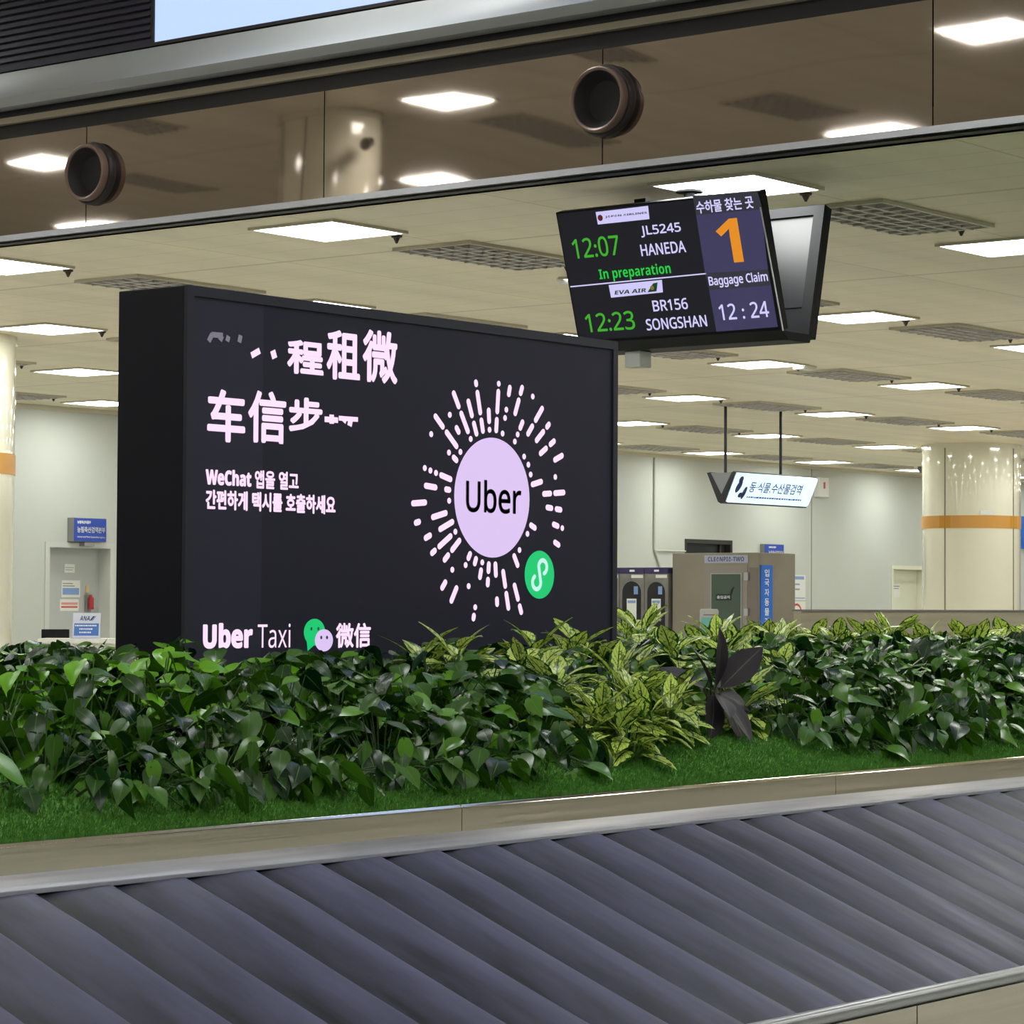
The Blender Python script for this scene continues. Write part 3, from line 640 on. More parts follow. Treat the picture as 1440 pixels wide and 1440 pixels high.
def paper(name, x0, x1, z0, z1, yy, label, cat, m=None, bars=(), lines=None):
    t = thing(name, ((x0 + x1) / 2, yy, z0), label, cat); P_ = Plane((0, yy - .006, 0), (1, 0, 0), (0, 0, 1))
    s = MB().box(x0, x1, yy - .006, yy - .0005, z0, z1).build('sheet', m or M_PAPER, t)
    for k, (a0, a1, b0, b1, mm) in enumerate(bars):
        W = x1 - x0; H = z1 - z0
        flat(P_, rect(x0 + W * a0, x0 + W * a1, z0 + H * b0, z0 + H * b1), mm, s, 'print', .001 + .0004 * k)
    if lines:
        for tx, a0, a1, b0, b1, mm in lines:
            W = x1 - x0; H = z1 - z0
            letter(tx, (x0 + W * a0, x0 + W * a1, z0 + H * b0, z0 + H * b1), P_, mm, s, bold=.01, lift=.003, world=True)
    return t
M_LB = mat('print_blue', (130, 160, 210), .6); M_LG = mat('print_grey', (150, 150, 150), .6); M_PRED = mat('print_red', (206, 84, 76), .6)
YD = YW + .17
def dx(px, py): q = on(px, py, 1, YD); return q.x, q.z
a = dx(90, 793); b = dx(104.5, 805.5)
paper('notice', a[0], b[0], b[1], a[1], YD, 'small white notice highest on the grey door', 'notice', bars=((.1, .9, .55, .62, M_LG), (.1, .8, .3, .37, M_LG)))
a = dx(86, 816); b = dx(112, 840)
paper('poster', a[0], b[0], b[1], a[1], YD, 'white and pale blue poster on the grey door', 'poster', bars=((.06, .94, .15, .55, M_LB), (.06, .7, .64, .7, M_LG), (.06, .6, .78, .84, M_LG)))
a = dx(84, 842.5); b = dx(110, 859)
paper('warning_notice', a[0], b[0], b[1], a[1], YD, 'white notice with red print on the grey door below the poster', 'notice', bars=((.06, .94, .26, .40, M_PRED), (.06, .94, .52, .72, mat('print_pink', (226, 150, 140), .6))))
fx = thing('fire_extinguisher', (20.86, YW + .10, 1.38), 'small red fire extinguisher on a grey bracket at the right side of the grey door', 'fire extinguisher')
MB().lathe((20.86, YW + .10, 1.40), (0, 0, 1), [(0, 0), (0, .032), (.12, .032), (.145, .014), (.16, .012), (.16, 0)], 20).build('bottle', mat('ext_red', (160, 30, 40), .35), fx, smooth=True)
MB().box(20.825, 20.895, YW + .135, YW + .165, 1.37, 1.56).build('bracket', M_GREYM, fx)
MB().box(20.838, 20.882, YW + .155, YW + .168, 1.58, 1.66).build('tag_plate', mat('beige_tag', (214, 190, 140), .6), fx)
paper('door_notice', 38.26, 38.50, 1.62, 1.84, YW + .15, 'white notice on the cream door beside the thick pillar', 'notice', bars=((.1, .9, .75, .83, M_LG), (.1, .8, .6, .66, M_LG)))
a = on(1118, 812, 1, YW); paper('wall_poster', 35.0, 35.42, 1.56, 1.94, YW, 'white poster with faint blue print on the back wall right of the booth', 'poster', bars=((.3, .9, .82, .95, M_LB), (.3, .6, .6, .66, M_LB), (.3, .6, .4, .46, M_LG), (.3, .95, .06, .1, M_LB)))
ns = thing('no_entry_notice', (35.2, YW, 1.3), 'white notice with a red prohibition circle on the back wall right of the booth', 'notice')
sh = MB().box(34.98, 35.42, YW - .006, YW - .001, 1.10, 1.54).build('sheet', M_PAPER, ns)
ring = MB(); PWn = Plane((0, YW - .006, 0), (1, 0, 0), (0, 0, 1)); o_ = ell(35.17, 1.36, .15, .15, 36); i_ = ell(35.17, 1.36, .115, .115, 36)
for k in range(36): ring.poly([PWn.P(*q_, .001) for q_ in (o_[k], o_[(k + 1) % 36], i_[(k + 1) % 36], i_[k])])
ring.poly([PWn.P(35.17 - .10, 1.45, .0012), PWn.P(35.17 - .085, 1.46, .0012), PWn.P(35.17 + .10, 1.27, .0012), PWn.P(35.17 + .085, 1.26, .0012)]); ring.build('prohibition_mark', M_PRED, sh, fix=False)
wbx = thing('wall_box', (35.80, YW, 3.1), 'small white box with a red mark high on the back wall beside the hanging sign', 'box')
MB().box(35.66, 35.94, YW - .10, YW - .001, 3.14, 3.44).build('body', M_PAPER, wbx, bevel=.01)
MB().box(35.78, 35.83, YW - .104, YW - .10, 3.27, 3.37).build('mark', M_RED, wbx)
cvr = thing('ceiling_camera', (37.1, 21.0, ZC), 'small dome camera on the ceiling near the back wall, right of the hanging sign', 'camera')
MB().lathe((36.6, 21.0, ZC - .001), (0, 0, -1), [(0, 0), (0, .11), (.05, .11), (.10, .07), (.12, 0)], 20).build('dome', M_SIGNG, cvr, smooth=True)
cb = thing('cable_conduit', (31.5, YW, 1.9), 'thin grey conduit running down the back wall to the booth', 'conduit')
k_ = MB(); k_.cyl((31.44, YW - .02, ZC - .06), (31.44, YW - .02, 2.26), .018, n=8); k_.cyl((31.44, YW - .02, 2.26), (31.62, YW - .02, 1.95), .018, n=8); k_.cyl((31.44, YW - .02, 2.245), (32.2, YW - .02, 2.245), .012, n=8); k_.build('pipe', mat('conduit_grey', (196, 198, 186), .5), cb)
bs = wall_sign(42.0, 43.6, 2.47, 3.03, .06, 'bright blue sign board with white lettering behind the thick pillar at the right photo edge', [('안내', 42.35, 42.9, 2.72, 2.92, .02)], M_BLUE2)

# ------------------------------------------------------------------ booth, washers, partition, stand, desk
BXX, BYY = 25.182, 16.525
BT = thing('clean_booth', (25.6, 17.1, 0), 'taupe metal cleaning booth with a green glass door and a blue vertical sign', 'booth')
BB = MB().box(BXX, BXX + .742, BYY, BYY + 1.155, 0, 2.062).build('cabinet', M_TAUPE, BT, bevel=.006)
PBo = Plane((BXX, BYY + 1.155, 0), (0, -1, 0), (0, 0, 1))    # left face, towards the carousel
def bq(px, py): return PBo.at(px, py)
def bbox(px0, py0, px1, py1): a = bq(px0, py0); b = bq(px1, py1); return (a[0], b[0], b[1], a[1])
def panel(bx, m, parent, name, lift, thick):
    return flat(PBo, rect(*bx), m, parent, name, lift, thick=thick)
hp = panel(bbox(991, 781, 1052, 791.5), mat('booth_header', (176, 180, 200), .4), BT, 'header_panel', .006, .005)
letter(sans('CLEANPIA-TWO', True), (996, 783, 1047, 789.5), PBo, mat('header_ink', (74, 82, 130), .5), hp, bold=.01, lift=.009)
panel((lambda b: (b[0], b[1], .9, b[3]))(bbox(991, 795.5, 1051, 900)), mat('booth_surround', (150, 142, 136), .35, .3), BT, 'door_surround', .006, .005)
GD = panel((lambda b: (b[0], b[1], .9, b[3]))(bbox(1000.5, 806, 1044, 900)), mat('door_rail', (176, 172, 170), .3, .3), BT, 'door', .018, .01)
panel((lambda b: (b[0], b[1], .92, b[3]))(bbox(1002, 807.5, 1042.5, 899)), M_GLASSG, GD, 'glass', .022, .003)
st = panel(bbox(1008.5, 835.5, 1030, 844), mat('sticker_black', (20, 24, 22), .4), GD, 'sticker', .024, .002)
letter('출입금지', (1010, 837.5, 1028, 842), PBo, M_WHITE, st, bold=.01, lift=.0255)
ar = MB(); c = bq(1032, 831)
for q_ in ((-.03, .0, .03, .05), (-.04, -.05, .0, .01)): ar.poly([PBo.P(c[0] + a_, c[1] + b_, .0245) for a_, b_ in ((q_[0], q_[1]), (q_[0] + .02, q_[1] - .01), (q_[2], q_[3] - .01), (q_[2] - .02, q_[3]))])
ar.build('arrow_mark', mat('sticker_black', (20, 24, 22), .4), GD, fix=False)
for py0, py1 in ((805, 816), (856, 866)):
    panel(bbox(1048, py0, 1054, py1), M_STRIP, BT, 'hinge', .03, .025)
panel((lambda b: (b[0], b[1], .9, b[3]))(bbox(1054, 798, 1066, 900)), mat('booth_side_panel', (128, 118, 112), .3, .3), BT, 'side_panel', .005, .004)
PBr = Plane((BXX, BYY, 0), (1, 0, 0), (0, 0, 1))
bl = flat(PBr, rect(.028, .262, .90, 1.925), M_BLUE2, BT, 'blue_sign', .012, thick=.01)
for k, ch in enumerate('입국자동물검역신고'):
    letter(ch, (.10, .19, 1.925 - .125 - .107 * k, 1.925 - .045 - .107 * k), PBr, M_WHITE, bl, bold=.012, lift=.0135, world=True)
# bag washing machines left of the booth
def make_washer(y0, y1, label, first):
    t = thing('bottle_dispenser', (BXX + .25, (y0 + y1) / 2, 0), label, 'dispenser'); P_ = Plane((BXX - .05, y1, 0), (0, -1, 0), (0, 0, 1)); W = y1 - y0
    MB().box(BXX - .05, BXX + .45, y0 + .003, y1 - .003, 0, 1.835).build('cabinet', M_STAIN, t, bevel=.004)
    bnd = MB().box(BXX - .055, BXX + .45, y0 + .003, y1 - .003, 1.835, 1.902).build('top_band', M_PURP, t)
    flat(Plane((BXX - .055, y1, 0), (0, -1, 0), (0, 0, 1)), rect(W * .42, W * .62, 1.855, 1.878), M_WHITE, bnd, 'logo_plate', .001)
    r = W * .37; cxx = W * .5; arch = [(cxx + r, .5), (cxx + r, 1.62)] + [(cxx + r * math.cos(math.pi * i / 14), 1.62 + r * .98 * math.sin(math.pi * i / 14)) for i in range(15)] + [(cxx - r, 1.62), (cxx - r, .5)]
    ar = flat(P_, arch, mat('arch_black', (28, 26, 32), .3), t, 'arched_opening', .004, thick=.003)
    flat(P_, rect(cxx - r * .5, cxx + r * .55, 1.30, 1.55), M_PAPER, ar, 'paper_label', .006)
    flat(P_, rect(cxx - r * .4, cxx + r * .45, 1.50, 1.53), M_LB, ar, 'label_print', .007)
    flat(P_, rect(cxx + r * .25, cxx + r * .7, 1.60, 1.69), M_LB, ar, 'blue_sticker', .006)
    flat(P_, rect(W * .48, W * .95, 1.785, 1.82), M_PAPER, t, 'top_sticker', .002)
    return t
make_washer(17.70, 18.03, 'steel dispenser with an arched black opening, standing against the taupe booth', True)
make_washer(18.03, 18.38, 'steel dispenser with an arched black opening, second from the taupe booth', False)
make_washer(18.38, 18.73, 'steel dispenser half hidden by the right edge of the advertising board', False)
# partition
pt = thing('partition', (20, 9.8, 0), 'low greyish wood grain partition behind the plants in front of the thick pillar', 'partition')
MB().box(15.4, 24.5, 9.77, 9.83, 0, 1.452).build('panel', M_WOOD, pt)
MB().box(15.4, 24.5, 9.76, 9.84, 1.452, 1.464).build('cap_rail', M_ORNG_CAP, pt)
# small leaflet stand
lp = EYE + ray(997, 876) * 16.2
ls = thing('leaflet_stand', (lp.x, lp.y, 0), 'small white and teal notice stand behind the plants in front of the booth', 'stand')
PL = Plane(lp, (RT.x, RT.y, 0), (-FW.x * .25, -FW.y * .25, 1)); 
flat(PL, rr_poly(-.055, .055, -.10, .085, .012), M_PAPER, ls, 'board', .006, thick=.006)
flat(PL, rr_poly(-.048, .048, -.095, .035, .01), M_TEAL, ls, 'teal_panel', .0075)
flat(PL, rect(-.035, .035, .048, .055), M_LG, ls, 'print', .0075)
MB().cyl(lp + Vector((.02, .02, -.02)), (lp.x + .02, lp.y + .02, .02), .012, n=12).build('pole', M_GREYM, ls)
MB().cyl((lp.x + .02, lp.y + .02, 0.0), (lp.x + .02, lp.y + .02, .02), .14, n=24).build('base', M_GREYM, ls)
# airline desk on the left, with two monitors and an acrylic sign
dk = thing('service_desk', (15.2, 16.5, 0), 'white service desk in front of the grey door', 'desk')
dA = EYE + ray(40, 897.5) * 22.0; dB = EYE + ray(215, 897.5) * 22.0; ddir = (dB - dA); ddir.z = 0; ddir.normalize(); dn = Vector((-ddir.y, ddir.x, 0))
ZD = 1.19
def dbox(a0, a1, b0, b1, z0, z1):
    o = Vector((dA.x, dA.y, 0)); return MB().slab([o + ddir * a0 + dn * b0 + Vector((0, 0, z0)), o + ddir * a1 + dn * b0 + Vector((0, 0, z0)), o + ddir * a1 + dn * b1 + Vector((0, 0, z0)), o + ddir * a0 + dn * b1 + Vector((0, 0, z0))], (0, 0, z1 - z0))
dbox(.10, 1.2, .0, .05, 0, ZD - .035).build('front_panel', M_COUNTER, dk)
dbox(.08, 1.22, -.03, .42, ZD - .035, ZD).build('top', M_COUNTER, dk)
dbox(.10, 1.2, .05, .75, 0.0, .74).build('inner_counter', M_COUNTER, dk)
PD = Plane(Vector((dA.x, dA.y, ZD)), ddir, (0, 0, 1))
ds = thing('desk_sign', PD.P(.44, 0, -.1), 'acrylic desk sign with blue airline print on the white service desk', 'desk sign')
def dlean(a, z, b=.10): return Vector((dA.x, dA.y, ZD)) + ddir * a + dn * (b + z * .18) + Vector((0, 0, z + .002))
a0, a1 = PD.at(99, 880)[0], PD.at(138, 880)[0]
PA = Plane(dlean(a0, 0), ddir, dlean(0, 1) - dlean(0, 0))
MB().slab([dlean(a0, 0), dlean(a1, 0), dlean(a1, .205), dlean(a0, .205)], dn * .004).build('panel', mat('acrylic_white', (214, 218, 236), .15), ds)
MB().slab([dlean(a0 - .012, 0, .06), dlean(a1, 0, .06), dlean(a1, 0, .16), dlean(a0 - .012, 0, .16)], (0, 0, .005)).build('foot', mat('acrylic_edge', (176, 180, 214), .15), ds)
Wd = a1 - a0
bp_ = flat(PA, rect(.012, Wd - .012, .022, .122), mat('ana_blue', (72, 120, 196), .4), ds, 'blue_panel', .002)
letter(sans('ANA', True), (.055, .135, .145, .182), PA, M_SNAVY, ds, bold=.0, lift=.002, shear=.25, world=True)
flat(PA, [(.135, .145), (.15, .145), (.178, .182), (.163, .182)], M_SNAVY, ds, 'airline_mark', .002)
flat(PA, [(.154, .145), (.160, .145), (.188, .182), (.182, .182)], mat('ana_light', (60, 120, 200), .4), ds, 'airline_mark', .002)
sp_ = MB(); rr = random.Random(8)
for b_, s_, e2 in ((.098, .02, .19), (.07, .055, .15), (.042, .055, .145)):
    x = s_
    while x < e2: wd = rr.uniform(.006, .016); sp_.poly([PA.P(*q_, .0035) for q_ in rect(x, x + wd, b_, b_ + .011)]); x += wd + .004
sp_.build('small_print', M_WHITE, ds, fix=False)
def make_desk_monitor(px0, px1, py0, py1, D, label, tilt):
    A = EYE + ray(px0, py1) * D; B = EYE + ray(px1, py1) * D; T = EYE + ray((px0 + px1) / 2, py0) * D
    t = thing('desk_monitor', ((A.x + B.x) / 2, (A.y + B.y) / 2, .74), label, 'monitor'); h = T.z - A.z
    up = Vector((0, 0, h)); ins = (B - A) * tilt
    MB().slab([A - Vector((0, 0, .28)), B - Vector((0, 0, .28)), B + up - ins, A + up + ins], Vector((FW.x, FW.y, 0)) * .03).build('back_shell', M_MON, t, bevel=.006)
    mid = (A + B) / 2 + Vector((FW.x, FW.y, 0)) * .045
    MB().cyl((mid.x, mid.y, .762), (mid.x, mid.y, A.z), .025, n=12).build('stand_neck', M_MON, t)
    MB().cyl((mid.x, mid.y, .742), (mid.x, mid.y, .762), .11, n=24).build('stand_base', M_MON, t)
make_desk_monitor(58, 97, 885, 897, 22.4, 'dark monitor behind the acrylic sign on the service desk', .0)
sd = thing('side_desk', (11.8, 13.5, 0), 'low white counter behind the plants at the left photo edge', 'desk')
sA = EYE + ray(5, 914) * 18.0; sB = EYE + ray(120, 914) * 18.0; sv = (sB - sA); sv.z = 0; sv.normalize(); sn = Vector((-sv.y, sv.x, 0))
MB().slab([Vector((sA.x, sA.y, 0)), Vector((sB.x, sB.y, 0)), Vector((sB.x, sB.y, 0)) + sn * .5, Vector((sA.x, sA.y, 0)) + sn * .5], (0, 0, .74)).build('counter', M_COUNTER, sd)
make_desk_monitor(29, 61, 903, 914, 18.3, 'dark monitor low behind the plants left of the service desk', .09)

# ------------------------------------------------------------------ baggage carousel
CA = thing('baggage_carousel', (7, 4.2, 0), 'sloping plate baggage carousel with dark overlapping plates and steel rims', 'baggage carousel')
YI, ZI, YO, ZO = 4.718, 0.832, 3.752, 0.437
dv = Vector((0, YO - YI, ZO - ZI)); dn_ = Vector((0, -(ZI - ZO), (YI - YO))).normalized()
PITCH = .2385
prof = [(0.0, -.014), (.10, -.0105), (.22, -.0055), (.36, .000), (.52, .0055), (.70, .0095), (.86, .0115), (.96, .0118), (.992, .0112), (1.0, .0092), (1.0, .003)]
ND = 14
plate_mesh = None
for k in range(-4, 36):
    xk = 4.208 + PITCH * k
    if plate_mesh is None:
        mb = MB(); n = len(prof)
        for i in range(ND + 1):
            t = i / ND; bow = .055 * t * t
            for u, h in prof: mb.v.append(Vector((xk - PITCH * 1.10 + u * PITCH * 1.10 + bow, YI, ZI)) + dv * t + dn_ * (h * 1.35 * (.35 + .65 * min(1.0, t * 5))))
        for i in range(ND):
            for j in range(n - 1): mb.f.append((i * n + j, (i + 1) * n + j, (i + 1) * n + j + 1, i * n + j + 1))
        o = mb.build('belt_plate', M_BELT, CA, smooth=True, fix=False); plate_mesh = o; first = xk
        wa = o.data.attributes.new('plate_shading', 'FLOAT', 'POINT'); wa.data.foreach_set('value', [min(1.0, u) for i in range(ND + 1) for u, h in prof])  # ramp of the painted shading, lightest at the raised edge
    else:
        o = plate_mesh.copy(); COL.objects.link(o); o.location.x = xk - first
XA, XE = 2.8, 13.0
MB().slab([(XA, YI + .0, ZI - .03), (XA, YO, ZO - .03), (XA, YO, ZO - .05), (XA, YI, ZI - .05)], (XE - XA, 0, 0)).build('belt_bed', M_DARK, CA)
MB().slab([(XA, 4.822, .868), (XA, 4.716, .845), (XA, 4.714, .833), (XA, 4.822, .84)], (XE - XA, 0, 0)).build('inner_ledge', M_LEDGE, CA, bevel=.002)
px_ = [2.0 + 1.955 * k for k in range(7)]
for k in range(6):
    MB().slab([(px_[k] - .05 + .0015, 4.820, .864), (px_[k] - .05 + .0015, 4.820, .932), (px_[k] - .05 + .0015, 4.826, .94), (px_[k] - .05 + .0015, 4.868, .94), (px_[k] - .05 + .0015, 4.868, .85)], (1.952, 0, 0)).build('inner_curb', M_STEEL, CA, bevel=.0015)
MB().cyl((XA, 3.742, .447), (XE, 3.742, .447), .021, n=20).build('outer_rail', mat('rail_grey', (176, 178, 182), .28, .6), CA, smooth=True)
for k in range(6):
    MB().box(px_[k] + .55, px_[k] + 2.5, 3.728, 3.748, .10, .425).build('outer_panel', M_STEEL, CA)
MB().box(XA, XE, 3.80, 3.84, 0, .41).build('plinth', M_DARK, CA)
MB().box(XA, XE, 4.80, 4.82, 0, .846).build('core_wall', M_DARK, CA)

# ------------------------------------------------------------------ planted island
def soil(y):
    pts = [(4.868, .934), (5.0, .975), (5.2, 1.045), (5.45, 1.10), (5.8, 1.14), (6.3, 1.172), (6.7, 1.17), (7.2, 1.15), (8.3, 1.13)]
    for (a, za), (b, zb) in zip(pts, pts[1:]):
        if y <= b: return za + (zb - za) * (y - a) / (b - a)
    return 1.13
g = MB(); yr = [5.3, 5.45, 5.7, 6.0, 6.3, 6.7, 7.2, 7.8, 8.3]
for i, x in enumerate((2.8, 18.0)):
    for y in yr: g.v.append(Vector((x, y, soil(y) - .006)))
n = len(yr); g.f = [(j, n + j, n + j + 1, j + 1) for j in range(n - 1)]
SO = g.build('soil_bed', noisy('soil', (46, 36, 28), (24, 20, 16), rough=.9, nscale=30, bump=.6)); tag(SO, 'dark soil of the planted island under the leaves', 'soil', kind='stuff')
MB_back = MB().box(2.8, 18.0, 8.3, 8.35, .0, 1.15); tag(MB_back.build('planter_wall', M_STEEL), 'steel back wall of the planted island', 'planter wall')
rg = random.Random(21)
tv, tf = [], []
ty = [4.868, 4.93, 5.0, 5.1, 5.2, 5.3, 5.45, 5.6]
for x in (2.8, 14.0):
    for y in ty: tv.append((x, y, soil(y)))
n = len(ty); tf = [(j, n + j, n + j + 1, j + 1) for j in range(n - 1)]
for _ in range(120000):
    y = 4.872 + .66 * rg.random() ** 1.3; x0 = .80 * y; x1 = min(2.0 * y, 11.2); x = rg.uniform(x0, x1); z = soil(y)
    a = rg.uniform(0, 6.283); wq = .0022; h = rg.uniform(.007, .014); b = len(tv)
    lx, ly = rg.uniform(-.006, .006), rg.uniform(-.009, .003)
    tv += [(x - wq * math.cos(a), y - wq * math.sin(a), z), (x + wq * math.cos(a), y + wq * math.sin(a), z), (x + lx, y + ly, z + h)]
    tf.append((b, b + 1, b + 2))
me = bpy.data.meshes.new('turf'); me.from_pydata(tv, [], tf)
M_TURF = noisy('turf_green', (70, 130, 42), (104, 160, 62), rough=.7, nscale=60, detail=2); me.materials.append(M_TURF)
TU = bpy.data.objects.new('artificial_turf', me); COL.objects.link(TU); tag(TU, 'strip of bright green artificial turf sloping up behind the steel curb', 'turf', kind='stuff')

# leaves
def leaf_material(name, c_dark, c_mid, c_rib, kind):
    m = mat(name, c_dark, 0.27, spec=0.55); nt = m.node_tree; b = nt.nodes['Principled BSDF']
    at = N(m, 'ShaderNodeAttribute', attribute_name='tint'); uv = N(m, 'ShaderNodeUVMap', uv_map='leaf'); sp = N(m, 'ShaderNodeSeparateXYZ'); LK(m, uv.outputs[0], sp.inputs[0])
    tc = N(m, 'ShaderNodeTexCoord'); no = N(m, 'ShaderNodeTexNoise'); no.inputs['Scale'].default_value = 55 if kind == 'aglaonema' else 30; LK(m, tc.outputs['Object'], no.inputs['Vector'])
    av = N(m, 'ShaderNodeMath', operation='ABSOLUTE'); LK(m, sp.outputs[1], av.inputs[0])
    mix = N(m, 'ShaderNodeMix', data_type='RGBA'); mix.inputs[6].default_value = lin(c_dark) + (1,); mix.inputs[7].default_value = lin(c_mid) + (1,)
    if kind == 'aglaonema':
        rib = N(m, 'ShaderNodeMath', operation='LESS_THAN'); rib.inputs[1].default_value = .07; LK(m, av.outputs[0], rib.inputs[0])
        ve = N(m, 'ShaderNodeMath', operation='MULTIPLY'); ve.inputs[1].default_value = 6.0; LK(m, sp.outputs[0], ve.inputs[0])
        vs_ = N(m, 'ShaderNodeMath', operation='MULTIPLY_ADD'); vs_.inputs[1].default_value = -2.6; LK(m, av.outputs[0], vs_.inputs[0]); LK(m, ve.outputs[0], vs_.inputs[2])
        fr_ = N(m, 'ShaderNodeMath', operation='FRACT'); LK(m, vs_.outputs[0], fr_.inputs[0])
        vn = N(m, 'ShaderNodeMath', operation='LESS_THAN'); vn.inputs[1].default_value = .13; LK(m, fr_.outputs[0], vn.inputs[0])
        ed = N(m, 'ShaderNodeMath', operation='MULTIPLY_ADD'); ed.inputs[1].default_value = .8; LK(m, no.outputs['Fac'], ed.inputs[0]); LK(m, av.outputs[0], ed.inputs[2])
        eg = N(m, 'ShaderNodeMath', operation='GREATER_THAN'); eg.inputs[1].default_value = 1.17; LK(m, ed.outputs[0], eg.inputs[0])
        bl_ = N(m, 'ShaderNodeMath', operation='GREATER_THAN'); bl_.inputs[1].default_value = .57; LK(m, no.outputs['Fac'], bl_.inputs[0])
        vm = N(m, 'ShaderNodeMath', operation='MULTIPLY'); LK(m, vn.outputs[0], vm.inputs[0]); vm.inputs[1].default_value = .7
        a1_ = N(m, 'ShaderNodeMath', operation='MAXIMUM'); LK(m, rib.outputs[0], a1_.inputs[0]); LK(m, vm.outputs[0], a1_.inputs[1])
        a2_ = N(m, 'ShaderNodeMath', operation='MAXIMUM'); LK(m, a1_.outputs[0], a2_.inputs[0]); LK(m, eg.outputs[0], a2_.inputs[1])
        b8 = N(m, 'ShaderNodeMath', operation='MULTIPLY'); LK(m, bl_.outputs[0], b8.inputs[0]); b8.inputs[1].default_value = .75
        a3_ = N(m, 'ShaderNodeMath', operation='MAXIMUM'); LK(m, a2_.outputs[0], a3_.inputs[0]); LK(m, b8.outputs[0], a3_.inputs[1])
        inv = N(m, 'ShaderNodeMath', operation='SUBTRACT'); inv.inputs[0].default_value = 1.0; LK(m, a3_.outputs[0], inv.inputs[1])
        tm = N(m, 'ShaderNodeMath', operation='MULTIPLY'); LK(m, inv.outputs[0], tm.inputs[0]); LK(m, at.outputs['Fac'], tm.inputs[1])
        LK(m, tm.outputs[0], mix.inputs[0]); col = mix.outputs[2]
    else:
        LK(m, at.outputs['Fac'], mix.inputs[0])
        rib = N(m, 'ShaderNodeMath', operation='LESS_THAN'); rib.inputs[1].default_value = .045; LK(m, av.outputs[0], rib.inputs[0])
        rf_ = N(m, 'ShaderNodeMath', operation='MULTIPLY'); rf_.inputs[1].default_value = .5; LK(m, rib.outputs[0], rf_.inputs[0])
        mr = N(m, 'ShaderNodeMix', data_type='RGBA'); LK(m, rf_.outputs[0], mr.inputs[0]); LK(m, mix.outputs[2], mr.inputs[6]); mr.inputs[7].default_value = lin(c_rib) + (1,); col = mr.outputs[2]
    LK(m, col, b.inputs['Base Color'])
    if kind == 'plum': b.inputs['Roughness'].default_value = .45; b.inputs['Specular IOR Level'].default_value = .3
    tr_ = N(m, 'ShaderNodeBsdfTranslucent'); LK(m, col, tr_.inputs['Color']); ms = N(m, 'ShaderNodeMixShader'); ms.inputs[0].default_value = {'pothos': .10, 'aglaonema': .26, 'plum': .02}[kind]
    out = [x for x in nt.nodes if x.type == 'OUTPUT_MATERIAL'][0]
    LK(m, b.outputs[0], ms.inputs[1]); LK(m, tr_.outputs[0], ms.inputs[2]); LK(m, ms.outputs[0], out.inputs['Surface'])
    return m
M_POTHOS = leaf_material('vine_leaf', (10, 48, 22), (126, 198, 28), (110, 150, 70), 'pothos')
M_AGLA = leaf_material('aglaonema_leaf', (36, 86, 26), (228, 248, 124), (40, 80, 30), 'aglaonema')
M_PLUM = leaf_material('plum_leaf', (28, 23, 30), (42, 35, 44), (120, 120, 90), 'plum')
M_STEM = mat('plant_stem', (96, 134, 58), .5)
M_STEMD = mat('plant_stem_dark', (60, 92, 40), .5)
HEART = [(0, .12), (.05, .62), (.13, .93), (.25, 1.0), (.40, .90), (.56, .67), (.71, .42), (.85, .20), (.94, .08), (1.0, .01)]
LANCE = [(0, .05), (.08, .35), (.2, .72), (.36, .97), (.5, 1.0), (.66, .84), (.8, .56), (.92, .24), (1.0, .01)]
class Leaves:
    def __init__(s): s.v = []; s.f = []; s.uv = []; s.t = []
    def leaf(s, base, dirv, nrm, L, Wd, prof, droop, fold, tint, rnd):
        d = Vector(dirv).normalized(); nrm = Vector(nrm); side = d.cross(nrm).normalized(); up = side.cross(d).normalized()
        b = len(s.v); wav = rnd.uniform(-.1, .1); tw = rnd.uniform(-.25, .25)
        for t, wv in prof:
            bend = droop * t * t
            c = Vector(base) + d * (L * t * (1 - .25 * droop * t)) - up * (L * bend * .55)
            back = -.14 * L if (prof is HEART and t == 0) else 0
            sd_ = side * math.cos(tw * t) + up * math.sin(tw * t)
            for vv in (-1, -.55, 0, .55, 1):
                q = c + sd_ * (Wd / 2 * wv * vv) + up * (abs(vv) * wv * Wd * fold * .5 - (vv * vv) * wv * Wd * .05 + wav * Wd * .2 * vv * math.sin(5 * t))
                if prof is HEART and t < .10: q = q - d * (L * .10 * abs(vv))
                s.v.append(q); s.uv.append((t, vv)); s.t.append(tint)
        for i in range(len(prof) - 1):
            for j in range(4): s.f.append((b + 5 * i + j, b + 5 * i + j + 1, b + 5 * i + 6 + j, b + 5 * i + 5 + j))
    def mesh(s, name, m):
        me = bpy.data.meshes.new(name); me.from_pydata([tuple(v) for v in s.v], [], s.f); me.materials.append(m)
        ul = me.uv_layers.new(name='leaf')
        for lp_ in me.loops: ul.data[lp_.index].uv = s.uv[lp_.vertex_index]
        a = me.attributes.new('tint', 'FLOAT', 'POINT'); a.data.foreach_set('value', s.t); me.shade_smooth(); return me
def stem(mb, p, q, r0, r1, sag=.0):
    p = Vector(p); q = Vector(q); mid = (p + q) / 2 + Vector((0, 0, sag)); mb.cyl(p, mid, r0, (r0 + r1) / 2, 6, False); mb.cyl(mid, q, (r0 + r1) / 2, r1, 6, False)
